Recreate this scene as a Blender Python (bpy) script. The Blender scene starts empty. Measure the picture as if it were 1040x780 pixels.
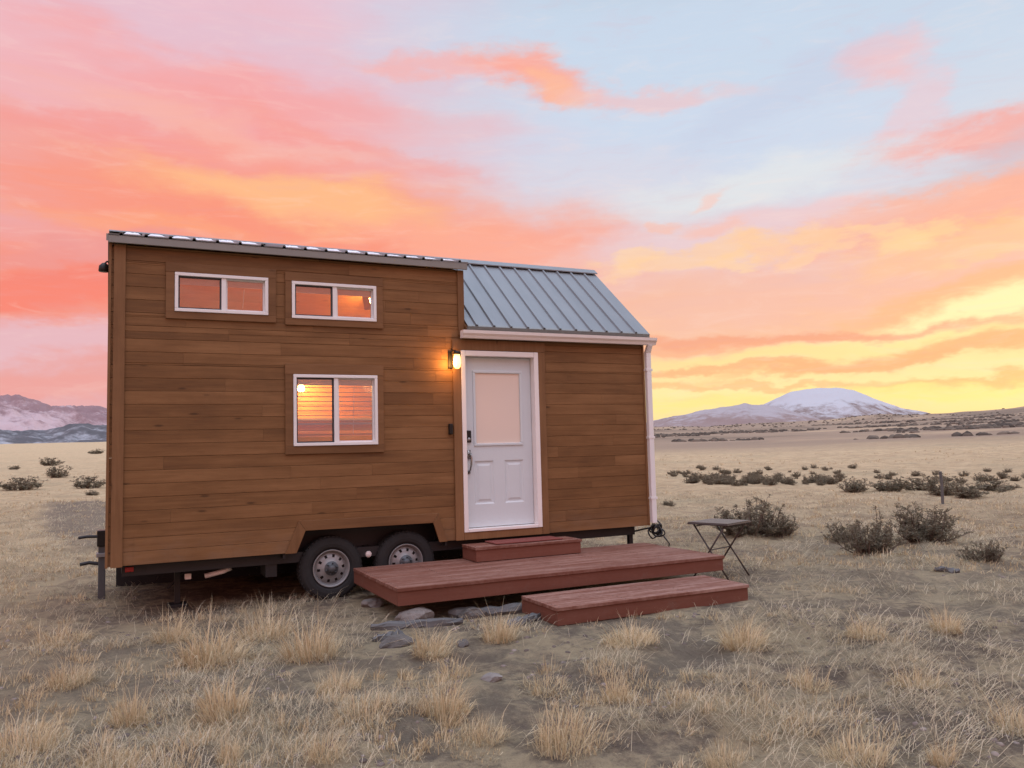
import bpy, math, random
import numpy as np
from mathutils import Vector, Matrix
rng = np.random.default_rng(7)
random.seed(5)
C = bpy.context.scene.collection
R = math.radians

# ------------------------------------------------------------------ camera
CAM = np.array([0.0504, -9.0531, 1.6261]); YAW, PIT, ROL, FPX = 0.4503, 0.0776, -0.0253, 829.98
FW = np.array([math.sin(YAW)*math.cos(PIT), math.cos(YAW)*math.cos(PIT), math.sin(PIT)])
_r = np.array([math.cos(YAW), -math.sin(YAW), 0.0]); _u = np.cross(_r, FW)
RT = _r*math.cos(ROL) + _u*math.sin(ROL); UP = -_r*math.sin(ROL) + _u*math.cos(ROL)
def ray(px, py):
    d = FW + RT*(px-520)/FPX + UP*(390-py)/FPX
    return d/np.linalg.norm(d)
def azel(px, py):
    d = ray(px, py)
    return math.degrees(math.atan2(d[0], d[1])), math.degrees(math.asin(d[2]))
def at_y(px, py, y):
    d = ray(px, py); t = (y-CAM[1])/d[1]; return CAM + d*t
cam = bpy.data.cameras.new('camera'); cam.sensor_width = 36; cam.lens = FPX*36/1040
cam.clip_start = .05; cam.clip_end = 60000
co = bpy.data.objects.new('camera', cam); C.objects.link(co)
M = Matrix(((RT[0], UP[0], -FW[0], CAM[0]), (RT[1], UP[1], -FW[1], CAM[1]), (RT[2], UP[2], -FW[2], CAM[2]), (0, 0, 0, 1)))
co.matrix_world = M
bpy.context.scene.camera = co

# ------------------------------------------------------------------ noise
def _hash(ix, iy, s):
    h = (ix.astype(np.int64)*374761393 + iy.astype(np.int64)*668265263 + s*974711) & 0x7fffffff
    h = ((h ^ (h >> 13))*1274126177) & 0x7fffffff
    return ((h ^ (h >> 16)) & 0xffff)/65535.0
def vnoise(x, y, s=0):
    ix = np.floor(x); iy = np.floor(y); fx = x-ix; fy = y-iy
    fx = fx*fx*(3-2*fx); fy = fy*fy*(3-2*fy)
    a = _hash(ix, iy, s); b = _hash(ix+1, iy, s); c = _hash(ix, iy+1, s); d = _hash(ix+1, iy+1, s)
    return (a*(1-fx)+b*fx)*(1-fy) + (c*(1-fx)+d*fx)*fy - .5
def fbm(x, y, o=4, s=0):
    t = 0; a = 1.0
    for i in range(o):
        t = t + a*vnoise(x*2**i+i*17.3, y*2**i-i*9.1, s+i); a *= .5
    return t
def sstep(a, b, x):
    t = np.clip((x-a)/(b-a), 0, 1); return t*t*(3-2*t)

MOUND = None
def gz(x, y):
    x = np.asarray(x, float); y = np.asarray(y, float)
    dx = x-CAM[0]; dy = y-CAM[1]; r = np.hypot(dx, dy)+1e-6
    az = np.degrees(np.arctan2(dx, dy))
    hum = np.clip(fbm(x/.55, y/.55, 4, 77)+.5*fbm(x/2.5, y/2.5, 3, 78), -.6, .6)*.07*sstep(1.5, 3, r)*sstep(45, 20, r)
    s = np.interp(az, [-170, -10, 10, 30, 38, 47, 58, 70, 110, 170], [.017, .0172, .017, .0172, .0178, .0196, .0250, .026, .026, .017])
    rr = np.minimum(r, 3400.)
    z = s*(rr - 60*(1-np.exp(-rr/60))) - np.maximum(0, r-3400)*.02
    n = fbm(x/1.7, y/1.7, 3, 3)*.085 + fbm(x/.38, y/.38, 3, 9)*.055
    n = n*sstep(1.0, 3.0, r)*(1-sstep(60, 200, r))
    # keep the ground level where the house, deck and steps stand
    inside = sstep(-.8, .3, x)*sstep(7.6, 6.6, x)*sstep(-3.1, -2.4, y)*sstep(3.4, 2.4, y)
    n = (n+hum)*(1-.75*inside)
    far = fbm(x/70., y/70., 3, 21)*.9*sstep(60, 200, r)*sstep(2500, 800, r) + fbm(x/210., y/210., 5, 31)*.0125*r*sstep(180, 600, r)*(.16+.84*sstep(2300, 900, r))
    far = far + .35*fbm(x/14., y/14., 2, 41)*sstep(18, 45, r)*sstep(400, 150, r)
    z = z + n + far*(1-.6*sstep(20, -10, az))
    z = z + .38*np.exp(-(((x+1.2)/2.4)**2+((y-15.5)/3.2)**2))
    return z
def on_ground(px, py):
    d = ray(px, py); t = 2.0; pt = t
    while t < 4000:
        p = CAM+d*t
        if p[2] <= float(gz(p[0], p[1])): break
        pt = t; t *= 1.01
    for _ in range(20):
        m = (pt+t)/2; p = CAM+d*m
        if p[2] <= float(gz(p[0], p[1])): t = m
        else: pt = m
    p = CAM+d*t
    return np.array([p[0], p[1], float(gz(p[0], p[1]))])

# ------------------------------------------------------------------ materials
def L(r, g, b):
    f = lambda c: (c/255/12.92) if c/255 <= .04045 else ((c/255+.055)/1.055)**2.4
    return (f(r), f(g), f(b), 1)
class NT:
    def __init__(s, tree): s.t = tree
    def n(s, typ, **kw):
        nd = s.t.nodes.new(typ)
        for k, v in kw.items():
            if k == 'ins':
                for kk, vv in v.items(): s.set(nd.inputs[kk], vv)
            else: setattr(nd, k, v)
        return nd
    def set(s, sock, v):
        if isinstance(v, bpy.types.NodeSocket): s.t.links.new(v, sock)
        else: sock.default_value = v
    def m(s, op, a, b=None, c=None, clamp=False):
        nd = s.t.nodes.new('ShaderNodeMath'); nd.operation = op; nd.use_clamp = clamp
        s.set(nd.inputs[0], a)
        if b is not None: s.set(nd.inputs[1], b)
        if c is not None: s.set(nd.inputs[2], c)
        return nd.outputs[0]
    def mix(s, f, a, b, bt='MIX'):
        nd = s.t.nodes.new('ShaderNodeMix'); nd.data_type = 'RGBA'; nd.blend_type = bt
        s.set(nd.inputs[0], f); s.set(nd.inputs[6], a); s.set(nd.inputs[7], b)
        return nd.outputs[2]
    def noise(s, vec, scale, detail=4, rough=.55, dist=0, out='Fac'):
        nd = s.n('ShaderNodeTexNoise', ins={'Scale': scale, 'Detail': detail, 'Roughness': rough, 'Distortion': dist})
        s.t.links.new(vec, nd.inputs['Vector']); return nd.outputs[0 if out == 'Fac' else 1]
    def ss(s, x, a, b):
        nd = s.t.nodes.new('ShaderNodeMapRange'); nd.interpolation_type = 'SMOOTHSTEP'
        s.set(nd.inputs[0], x); nd.inputs[1].default_value = a; nd.inputs[2].default_value = b
        nd.inputs[3].default_value = 0; nd.inputs[4].default_value = 1
        return nd.outputs[0]
    def ramp(s, f, stops):
        nd = s.t.nodes.new('ShaderNodeValToRGB'); e = nd.color_ramp.elements
        while len(e) < len(stops): e.new(.5)
        for i, (p, c) in enumerate(stops): e[i].position = p; e[i].color = c
        s.set(nd.inputs[0], f); return nd.outputs[0]
    def scale(s, vec, v, off=None):
        nd = s.n('ShaderNodeVectorMath', operation='MULTIPLY_ADD')
        s.set(nd.inputs[0], vec); nd.inputs[1].default_value = v
        s.set(nd.inputs[2], off if off is not None else (0, 0, 0)); return nd.outputs[0]
    def attr(s, name, out=2):
        nd = s.n('ShaderNodeAttribute', attribute_name=name); return nd.outputs[out]
def mat(name):
    m = bpy.data.materials.new(name); m.use_nodes = True
    t = NT(m.node_tree); b = m.node_tree.nodes['Principled BSDF']
    return m, t, b
def obco(t): return t.n('ShaderNodeTexCoord').outputs['Object']
def bump(t, b, h, dist=.005, st=1.0):
    nd = t.n('ShaderNodeBump', ins={'Strength': st, 'Distance': dist, 'Height': h}); t.t.links.new(nd.outputs[0], b.inputs['Normal'])
def plain(name, col, rough=.6, metal=0, var=.12, sc=9, bumpd=.001, spec=.4):
    m, t, b = mat(name); v = obco(t)
    n = t.noise(v, sc, 5, .6)
    c = t.mix(n, tuple(x*(1-var) for x in col[:3])+(1,), tuple(min(1, x*(1+var)) for x in col[:3])+(1,))
    t.set(b.inputs['Base Color'], c); b.inputs['Roughness'].default_value = rough; b.inputs['Metallic'].default_value = metal
    b.inputs['Specular IOR Level'].default_value = spec
    if bumpd: bump(t, b, t.noise(v, sc*8, 3), bumpd)
    return m
def wood(name, dark, mid, light, along=0, rough=.6, knots=True, contrast=1.0):
    m, t, b = mat(name); v = obco(t); a = t.attr('brd')
    off = t.n('ShaderNodeCombineXYZ', ins={0: t.m('MULTIPLY', a, 37.), 1: t.m('MULTIPLY', a, 91.), 2: t.m('MULTIPLY', a, 53.)}).outputs[0]
    s1 = [14., 14., 14.]; s1[along] = 1.1
    s2 = [60., 60., 60.]; s2[along] = 2.0
    g1 = t.noise(t.scale(v, s1, off), 1.0, 5, .65, .6)
    g2 = t.noise(t.scale(v, s2, off), 1.0, 4, .7)
    blot = t.noise(t.scale(v, (1.3, 1.3, 2.2), off), 1.0, 4, .6)
    f = t.m('ADD', t.m('MULTIPLY', g1, .60*contrast), t.m('MULTIPLY', a, .24))
    f = t.m('ADD', f, t.m('MULTIPLY', t.m('SUBTRACT', g2, .5), .35*contrast))
    f = t.m('ADD', f, t.m('MULTIPLY', t.m('SUBTRACT', blot, .5), .55))
    c = t.ramp(f, [(.12, dark), (.45, mid), (.85, light)])
    if knots:
        vo = t.n('ShaderNodeTexVoronoi', ins={'Scale': 1.0})
        s3 = [9., 9., 9.]; s3[along] = 2.6
        t.t.links.new(t.scale(v, s3, off), vo.inputs['Vector'])
        k = t.m('SUBTRACT', 1, t.ss(vo.outputs['Distance'], .05, .17))
        pick = t.m('GREATER_THAN', t.n('ShaderNodeSeparateColor', ins={0: vo.outputs['Color']}).outputs[0], .78)
        c = t.mix(t.m('MULTIPLY', t.m('MULTIPLY', k, pick), .7), c, tuple(x*.45 for x in dark[:3])+(1,))
    t.set(b.inputs['Base Color'], c); b.inputs['Roughness'].default_value = rough; b.inputs['Specular IOR Level'].default_value = .25
    bump(t, b, g2, .0012)
    return m
MT = {}
def weather(m):
    t = NT(m.node_tree); b = m.node_tree.nodes['Principled BSDF']; sock = b.inputs['Base Color']; src = sock.links[0].from_socket; v = obco(t)
    zz = t.n('ShaderNodeSeparateXYZ', ins={0: v}).outputs[2]; n = t.noise(t.scale(v, (2.2, 2.2, 5)), 1, 6, .7); n2 = t.noise(t.scale(v, (.7, .7, 1.1)), 1, 5, .6)
    c = t.mix(t.m('MULTIPLY', t.m('MULTIPLY', t.ss(zz, 1.0, .55), t.ss(n, .35, .7)), .45), src, (.20, .13, .085, 1))
    c = t.mix(t.m('MULTIPLY', t.ss(n2, .52, .72), .35), c, (.085, .042, .018, 1))
    st = t.noise(t.scale(v, (16, 16, .8)), 1, 5, .7); c = t.mix(t.m('MULTIPLY', t.ss(st, .58, .78), .22), c, (.07, .04, .02, 1))
    t.set(sock, c); return m
MT['siding'] = wood('cedar_siding', (.10, .047, .018, 1), (.182, .089, .034, 1), (.28, .146, .062, 1), 0, .6, True, 1.2)
weather(MT['siding'])
MT['trimx'] = wood('cedar_trim', (.125, .060, .024, 1), (.188, .094, .040, 1), (.265, .14, .064, 1), 0)
MT['trimz'] = wood('cedar_trim_upright', (.125, .060, .024, 1), (.196, .099, .043, 1), (.275, .147, .068, 1), 2)
MT['backing'] = plain('dark_underlay', (.02, .014, .01), .9)
MT['pine'] = wood('pine_boards', (.44, .18, .045, 1), (.60, .27, .075, 1), (.72, .38, .13, 1), 0, .45)
MT['white'] = plain('white_vinyl', (.76, .75, .75), .4, 0, .04)
MT['doorwhite'] = plain('white_door_paint', (.60, .66, .69), .45, 0, .04, 4)
MT['doortrim'] = plain('white_door_trim', (.80, .76, .74), .45, 0, .06, 5)
MT['blind'] = plain('grey_blind', (.48, .47, .48), .8)
MT['gasket'] = plain('dark_gasket', (.05, .05, .055), .6)
MT['black'] = plain('black_steel', (.018, .018, .02), .5, 0, .3)
MT['blackmetal'] = plain('black_metal', (.025, .024, .024), .4, .6, .2)
MT['tyre'] = plain('tyre_rubber', (.022, .021, .021), .85, 0, .35, 14, .002)
MT['rim'] = plain('silver_rim', (.27, .27, .27), .5, .4, .3, 14)
MT['nickel'] = plain('brushed_nickel', (.30, .29, .28), .3, .9, .15)
MT['fascia'] = plain('grey_fascia', (.225, .225, .21), .5, .2, .12)
MT['redlens'] = plain('red_lens', (.32, .02, .02), .25)
MT['pvc'] = plain('white_pipe', (.75, .68, .66), .4)
MT['mat_red'] = plain('coir_mat', (.20, .055, .045), .95, 0, .4, 30, .004)
MT['galv'] = plain('weathered_post_metal', (.10, .11, .12), .5, .5, .35, 10)
MT['tabletop'] = plain('dark_table_metal', (.12, .105, .095), .45, .4, .25, 12)
MT['tableleg'] = plain('dark_table_leg', (.075, .06, .055), .45, .4, .2)
MT['grey_fabric'] = plain('grey_appliance', (.34, .33, .31), .6)

# roof metal: blue-grey galvalume with faint weathering
m, t, b = mat('roof_metal'); v = obco(t)
n1 = t.noise(t.scale(v, (6, 1.2, 1.2)), 1, 5, .6); n2 = t.noise(v, 3.5, 4, .6)
t.set(b.inputs['Base Color'], t.mix(n1, (.165, .175, .185, 1), t.mix(n2, (.208, .217, .228, 1), (.26, .268, .278, 1))))
b.inputs['Metallic'].default_value = .35; b.inputs['Roughness'].default_value = .5
bump(t, b, n2, .002); MT['roof'] = m
# snow
m, t, b = mat('snow'); v = obco(t)
b.inputs['Base Color'].default_value = (.72, .72, .76, 1); b.inputs['Roughness'].default_value = .7
bump(t, b, t.noise(v, 30, 4), .01); MT['snow'] = m
# red deck stain, worn on top
def deckmat(name, along, worn):
    m, t, b = mat(name); v = obco(t); a = t.attr('brd')
    off = t.n('ShaderNodeCombineXYZ', ins={0: t.m('MULTIPLY', a, 37.), 1: t.m('MULTIPLY', a, 11.), 2: a}).outputs[0]
    s = [30., 30., 30.]; s[along] = 1.2
    g = t.noise(t.scale(v, s, off), 1, 5, .7); sw = [7., 7., 7.]; sw[along] = .9; w = t.noise(t.scale(v, sw, off), 1, 6, .68); w2 = t.noise(v, 16, 5, .7)
    c = t.mix(t.m('ADD', t.m('MULTIPLY', g, .7), t.m('MULTIPLY', a, .3)), (.12, .042, .026, 1), (.205, .078, .052, 1))
    ww = t.m('MULTIPLY', t.ss(t.m('ADD', w, t.m('MULTIPLY', t.m('SUBTRACT', w2, .5), .5)), .34, .80), worn)
    c = t.mix(ww, c, (.33, .195, .155, 1))
    dirt = t.m('MULTIPLY', t.ss(t.noise(v, 5.5, 5, .7), .58, .8), .45)
    c = t.mix(dirt, c, (.16, .105, .085, 1))
    t.set(b.inputs['Base Color'], c); b.inputs['Roughness'].default_value = .72; b.inputs['Specular IOR Level'].default_value = .25
    bump(t, b, g, .0018); return m
MT['deck'] = deckmat('red_deck_stain', 0, .75); MT['deckside'] = deckmat('red_deck_stain_side', 0, .12); MT['deckend'] = deckmat('red_deck_stain_end', 1, .1)
MT['stepworn'] = deckmat('worn_red_stain', 0, 1.0)
# thin window glass
def glassmat(name, tint, extra=0.0, rough=.0):
    m, t, b = mat(name); nt = m.node_tree; nt.nodes.remove(b)
    tr = t.n('ShaderNodeBsdfTransparent', ins={'Color': tint}); gl = t.n('ShaderNodeBsdfGlossy', ins={'Color': (1, 1, 1, 1), 'Roughness': rough})
    fr = t.n('ShaderNodeFresnel', ins={'IOR': 1.5}); f = t.m('ADD', t.m('MULTIPLY', fr.outputs[0], 1.5), extra, clamp=True)
    mx = t.n('ShaderNodeMixShader'); t.set(mx.inputs[0], f); nt.links.new(tr.outputs[0], mx.inputs[1]); nt.links.new(gl.outputs[0], mx.inputs[2])
    nt.links.new(mx.outputs[0], nt.nodes['Material Output'].inputs[0]); return m
MT['glass'] = glassmat('window_glass', (.92, .92, .92, 1), .10)
m, t, b = mat('frosted_glass'); b.inputs['Base Color'].default_value = (.74, .63, .55, 1); b.inputs['Roughness'].default_value = .12
b.inputs['Coat Weight'].default_value = .6; b.inputs['Coat Roughness'].default_value = .05; MT['frost'] = m
def emit(name, col, st):
    m, t, b = mat(name); b.inputs['Base Color'].default_value = (.8, .7, .5, 1)
    b.inputs['Emission Color'].default_value = col; b.inputs['Emission Strength'].default_value = st; return m
MT['bulb'] = emit('lit_jar_glass', (1, .60, .17, 1), 3.2)
MT['core'] = emit('lit_filament', (1, .78, .38, 1), 26.0)
MT['inbulb'] = emit('lit_indoor_bulb', (1, .62, .22, 1), 30.0)
MT['shade'] = plain('dark_lamp_shade', (.16, .10, .05), .7)

# stone, weathered wood
def stonemat(name, a, bcol):
    m, t, b = mat(name); v = obco(t); n = t.noise(v, 6, 7, .7); n2 = t.noise(v, 28, 4, .7)
    c = t.mix(t.ss(n, .3, .7), a, bcol); t.set(b.inputs['Base Color'], t.mix(t.m('MULTIPLY', n2, .4), c, (.09, .08, .07, 1)))
    b.inputs['Roughness'].default_value = .9; bump(t, b, n2, .012); return m
MT['stone'] = stonemat('pale_stone', (.18, .16, .145, 1), (.27, .24, .22, 1)); MT['stone2'] = stonemat('dark_stone', (.075, .068, .062, 1), (.15, .132, .12, 1))
MT['greywood'] = wood('grey_weathered_wood', (.05, .050, .050, 1), (.10, .10, .10, 1), (.18, .172, .165, 1), 0, .9, False, 1.4)

# plants: colour carried per blade / leaf
def plantmat(name, stops, rough=.8, spec=.15, trans=True):
    m, t, b = mat(name); a = t.attr('brd')
    v = t.n('ShaderNodeNewGeometry').outputs['Position']; n = t.noise(v, .9, 4, .6)
    f = t.m('ADD', t.m('MULTIPLY', a, .75), t.m('MULTIPLY', n, .35))
    t.set(b.inputs['Base Color'], t.ramp(f, stops)); b.inputs['Roughness'].default_value = rough; b.inputs['Specular IOR Level'].default_value = spec
    if trans:
        tl = t.n('ShaderNodeBsdfTranslucent'); t.t.links.new(b.inputs['Base Color'].links[0].from_socket, tl.inputs['Color'])
        mx = t.n('ShaderNodeMixShader', ins={0: .4}); t.t.links.new(b.outputs[0], mx.inputs[1]); t.t.links.new(tl.outputs[0], mx.inputs[2])
        t.t.links.new(mx.outputs[0], m.node_tree.nodes['Material Output'].inputs[0])
    return m
MT['straw'] = plantmat('dry_straw', [(.08, (.29, .215, .13, 1)), (.40, (.51, .39, .235, 1)), (.68, (.67, .54, .34, 1)), (.95, (.79, .68, .48, 1))])
MT['litter'] = plantmat('matted_grass', [(.05, (.18, .145, .11, 1)), (.28, (.33, .27, .195, 1)), (.45, (.34, .31, .215, 1)), (.66, (.55, .45, .31, 1)), (.95, (.74, .64, .47, 1))])
MT['sage'] = plantmat('sage_leaves', [(.1, (.085, .078, .055, 1)), (.45, (.18, .155, .108, 1)), (.75, (.27, .235, .165, 1)), (.97, (.36, .31, .22, 1))])
MT['twig'] = plantmat('sage_twigs', [(.1, (.11, .085, .070, 1)), (.9, (.27, .21, .175, 1))])

# ------------------------------------------------------------------ mesh building
class MB:
    def __init__(s): s.v = []; s.f = []; s.a = []; s.mi = []
    def add(s, vs, fs, a=None, mi=0):
        o = len(s.v); s.v += [tuple(map(float, x)) for x in vs]; a = random.random() if a is None else a
        for f in fs: s.f.append(tuple(o+i for i in f)); s.a.append(a); s.mi.append(mi)
        return s
    def box(s, x0, x1, y0, y1, z0, z1, a=None, mi=0):
        vs = [(x, y, z) for x in (x0, x1) for y in (y0, y1) for z in (z0, z1)]
        return s.add(vs, [(0, 1, 3, 2), (4, 6, 7, 5), (0, 4, 5, 1), (2, 3, 7, 6), (0, 2, 6, 4), (1, 5, 7, 3)], a, mi)
    def prism(s, poly, ax, a0, a1, a=None, mi=0):
        # poly in the two other axes (in order), extruded along ax
        def P(p, w):
            q = list(p); q.insert(ax, w); return q
        n = len(poly); vs = [P(p, a0) for p in poly]+[P(p, a1) for p in poly]
        fs = [tuple(range(n-1, -1, -1)), tuple(range(n, 2*n))]+[(i, (i+1) % n, n+(i+1) % n, n+i) for i in range(n)]
        return s.add(vs, fs, a, mi)
    def tube(s, pts, r, n=8, a=None, mi=0, cap=True):
        pts = [Vector(p) for p in pts]; rs = r if isinstance(r, (list, tuple)) else [r]*len(pts)
        vs = []; ref = Vector((0, 0, 1))
        for i, p in enumerate(pts):
            d = (pts[min(i+1, len(pts)-1)]-pts[max(i-1, 0)]).normalized()
            k = ref if abs(d.dot(ref)) < .95 else Vector((1, 0, 0))
            u = d.cross(k).normalized(); w = u.cross(d)
            for j in range(n):
                t = 2*math.pi*j/n; vs.append(p+(u*math.cos(t)+w*math.sin(t))*rs[i])
        fs = [(i*n+j, i*n+(j+1) % n, (i+1)*n+(j+1) % n, (i+1)*n+j) for i in range(len(pts)-1) for j in range(n)]
        if cap: fs += [tuple(range(n-1, -1, -1)), tuple(range((len(pts)-1)*n, len(pts)*n))]
        return s.add(vs, fs, a, mi)
    def lathe(s, prof, c, ax=1, n=32, a=None, mi=0):
        vs = []
        for (r, h) in prof:
            for j in range(n):
                t = 2*math.pi*j/n; q = [r*math.cos(t), r*math.sin(t)]; q.insert(ax, h)
                vs.append([c[k]+q[k] for k in range(3)])
        fs = [(i*n+j, i*n+(j+1) % n, (i+1)*n+(j+1) % n, (i+1)*n+j) for i in range(len(prof)-1) for j in range(n)]
        if prof[0][0] > 1e-5: pass
        return s.add(vs, fs, a, mi)
    def build(s, name, mats, parent=None, bevel=0, smooth=False, seg=2):
        me = bpy.data.meshes.new(name); me.from_pydata(s.v, [], s.f); me.validate()
        for q in (mats if isinstance(mats, (list, tuple)) else [mats]): me.materials.append(q)
        if len(me.polygons) == len(s.a):
            at = me.attributes.new('brd', 'FLOAT', 'FACE'); at.data.foreach_set('value', s.a)
            me.polygons.foreach_set('material_index', s.mi)
        if smooth: me.polygons.foreach_set('use_smooth', [True]*len(me.polygons))
        o = bpy.data.objects.new(name, me); C.objects.link(o)
        if parent: o.parent = parent; o.matrix_parent_inverse = Matrix.Translation(-PWORLD.get(parent.name, Vector()))
        if bevel:
            bv = o.modifiers.new('bevel', 'BEVEL'); bv.width = bevel; bv.segments = seg; bv.limit_method = 'ANGLE'; bv.angle_limit = R(40)
        return o
PWORLD = {}
def tag(o, label=None, cat=None, group=None, kind=None):
    if label: o['label'] = label
    if cat: o['category'] = cat
    if group: o['group'] = group
    if kind: o['kind'] = kind
    return o
def empty(name, loc, label, cat, group=None):
    o = bpy.data.objects.new(name, None); C.objects.link(o); o.location = loc; o.empty_display_size = .2
    PWORLD[o.name] = Vector(loc); return tag(o, label, cat, group)
def fast_mesh(name, V, F4, F3, a, mats, smooth=False):
    """numpy mesh: quads F4, tris F3, one value per face"""
    me = bpy.data.meshes.new(name); n4, n3 = len(F4), len(F3)
    me.vertices.add(len(V)); me.vertices.foreach_set('co', np.asarray(V, np.float32).ravel())
    loops = np.concatenate([np.asarray(F4, np.int32).ravel(), np.asarray(F3, np.int32).ravel()])
    me.loops.add(len(loops)); me.loops.foreach_set('vertex_index', loops)
    me.polygons.add(n4+n3)
    st = np.concatenate([np.arange(n4)*4, n4*4+np.arange(n3)*3]).astype(np.int32)
    me.polygons.foreach_set('loop_start', st)
    me.update(calc_edges=True)
    if a is not None:
        at = me.attributes.new('brd', 'FLOAT', 'FACE'); at.data.foreach_set('value', np.asarray(a, np.float32))
    if smooth: me.polygons.foreach_set('use_smooth', np.ones(n4+n3, bool))
    for q in (mats if isinstance(mats, (list, tuple)) else [mats]): me.materials.append(q)
    return me

# ------------------------------------------------------------------ ground
azs = np.concatenate([np.arange(-180, -24, 3.0), np.arange(-24, -9, .8), np.arange(-9, 62, .18), np.arange(62, 76, .8), np.arange(76, 180, 3.0)])
rs = [1.2]
while rs[-1] < 60: rs.append(rs[-1]*1.0105)
while rs[-1] < 9000: rs.append(rs[-1]*1.018)
rs = np.array(rs)
AA, RR = np.meshgrid(np.radians(azs), rs); X = CAM[0]+RR*np.sin(AA); Y = CAM[1]+RR*np.cos(AA); Z = gz(X, Y)
nr, na = X.shape
V = np.stack([X.ravel(), Y.ravel(), Z.ravel()], 1)
i, j = np.meshgrid(np.arange(nr-1), np.arange(na), indexing='ij'); j2 = (j+1) % na
F = np.stack([(i*na+j), (i*na+j2), ((i+1)*na+j2), ((i+1)*na+j)], -1).reshape(-1, 4)[:, ::-1]
V = np.vstack([V, [[CAM[0], CAM[1], float(gz(CAM[0], CAM[1]))]]]); c0 = len(V)-1
F3 = np.stack([np.full(na, c0), (np.arange(na)+1) % na, np.arange(na)], 1)
m, t, b = mat('high_desert_ground')
P = t.n('ShaderNodeNewGeometry').outputs['Position']
dist = t.n('ShaderNodeVectorMath', operation='DISTANCE', ins={0: P, 1: tuple(CAM)}).outputs['Value']
n1 = t.noise(P, 1.1, 8, .68, .4); n2 = t.noise(P, 7.0, 7, .7); n3 = t.noise(P, .16, 6, .6); n4 = t.noise(P, 45, 4, .7)
dirt = t.mix(n2, (.086, .065, .053, 1), (.20, .155, .125, 1))
straw = t.mix(n2, (.24, .19, .13, 1), (.42, .33, .22, 1))
sagey = t.mix(n4, (.165, .145, .105, 1), (.28, .245, .18, 1))
near = t.mix(t.ss(t.m('ADD', n1, t.m('MULTIPLY', t.m('SUBTRACT', n2, .5), .6)), .40, .62), dirt, straw)
near = t.mix(t.m('MULTIPLY', t.ss(n3, .48, .62), .35), near, sagey)
near = t.mix(t.m('MULTIPLY', t.ss(n4, .55, .75), .35), near, (.09, .072, .06, 1))
mstraw = t.mix(t.ss(n1, .3, .7), (.41, .295, .185, 1), (.52, .385, .25, 1))
mstraw = t.mix(t.m('MULTIPLY', t.ss(n2, .5, .75), .5), mstraw, (.28, .215, .145, 1))
mstraw = t.mix(t.m('MULTIPLY', t.ss(n3, .52, .68), .45), mstraw, (.32, .265, .175, 1))
leftside = t.ss(t.n('ShaderNodeSeparateXYZ', ins={0: P}).outputs[0], .6, -1.2)
n5 = t.noise(P, 2.6, 6, .66, .5)
mstraw = t.mix(t.m('MULTIPLY', t.ss(n5, .52, .66), .6), mstraw, (.27, .21, .15, 1))
c = t.mix(t.m('MULTIPLY', t.ss(t.m('ADD', t.m('ADD', dist, t.m('MULTIPLY', leftside, 8)), t.m('MULTIPLY', n3, 14)), 15, 34), .85), near, mstraw)
# far: brush-covered flats with darker bands of brush
Pf = t.scale(P, (1, 1, 0)); f1 = t.noise(Pf, .009, 7, .62); f2 = t.noise(Pf, .0035, 6, .62); f3 = t.noise(Pf, .05, 5, .6)
far = t.mix(f3, (.185, .134, .104, 1), (.31, .225, .168, 1))
far = t.mix(t.m('MULTIPLY', t.ss(f1, .54, .66), .8), far, (.38, .27, .185, 1))
far = t.mix(t.m('MULTIPLY', t.ss(f1, .46, .36), .6), far, (.12, .09, .072, 1))
far = t.mix(t.m('MULTIPLY', t.ss(f2, .54, .62), .75), far, (.15, .112, .09, 1))
az_ = t.m('MULTIPLY', t.m('ARCTAN2', t.m('SUBTRACT', t.n('ShaderNodeSeparateXYZ', ins={0: P}).outputs[0], CAM[0]), t.m('SUBTRACT', t.n('ShaderNodeSeparateXYZ', ins={0: P}).outputs[1], CAM[1])), 57.2958)
right = t.ss(az_, 8, 25)
c = t.mix(t.m('MULTIPLY', t.ss(t.m('ADD', dist, t.m('MULTIPLY', f3, 50)), 85, 150), right), c, far)
woods = t.m('MULTIPLY', t.ss(t.m('ADD', dist, t.m('MULTIPLY', t.m('SUBTRACT', f1, .5), 900)), 2000, 2500), right)
c = t.mix(t.m('MULTIPLY', woods, .9), c, (.085, .064, .060, 1))
# bare dark soil beside the far end of the house
sx = t.n('ShaderNodeSeparateXYZ', ins={0: P}); gx = t.m('DIVIDE', t.m('ADD', sx.outputs[0], .4), 1.35); gy = t.m('DIVIDE', t.m('SUBTRACT', sx.outputs[1], 13.5), 6.5)
dd = t.m('ADD', t.m('MULTIPLY', gx, gx), t.m('MULTIPLY', gy, gy))
soil = t.m('SUBTRACT', 1, t.ss(t.m('ADD', dd, t.m('MULTIPLY', t.m('SUBTRACT', n1, .5), 1.6)), .35, 1.1))
c = t.mix(t.m('MULTIPLY', soil, .8), c, t.mix(n2, (.125, .098, .085, 1), (.20, .16, .135, 1)))
t.set(b.inputs['Base Color'], c); b.inputs['Roughness'].default_value = 1.0; b.inputs['Specular IOR Level'].default_value = .1
n7 = t.noise(P, 3.6, 7, .75, .6)
c = t.mix(t.m('MULTIPLY', t.ss(n7, .56, .66), t.m('MULTIPLY', .55, t.ss(dist, 60, 12))), c, (.085, .066, .052, 1))
c = t.mix(t.m('MULTIPLY', t.ss(n7, .47, .36), t.m('MULTIPLY', .6, t.m('MULTIPLY', t.ss(dist, 6, 11), t.ss(dist, 60, 14)))), c, (.43, .325, .22, 1))
n6 = t.noise(P, 120, 3, .7)
c = t.mix(t.m('MULTIPLY', t.ss(n6, .52, .72), t.m('MULTIPLY', .35, t.ss(dist, 16, 6))), c, (.36, .29, .22, 1))
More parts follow.
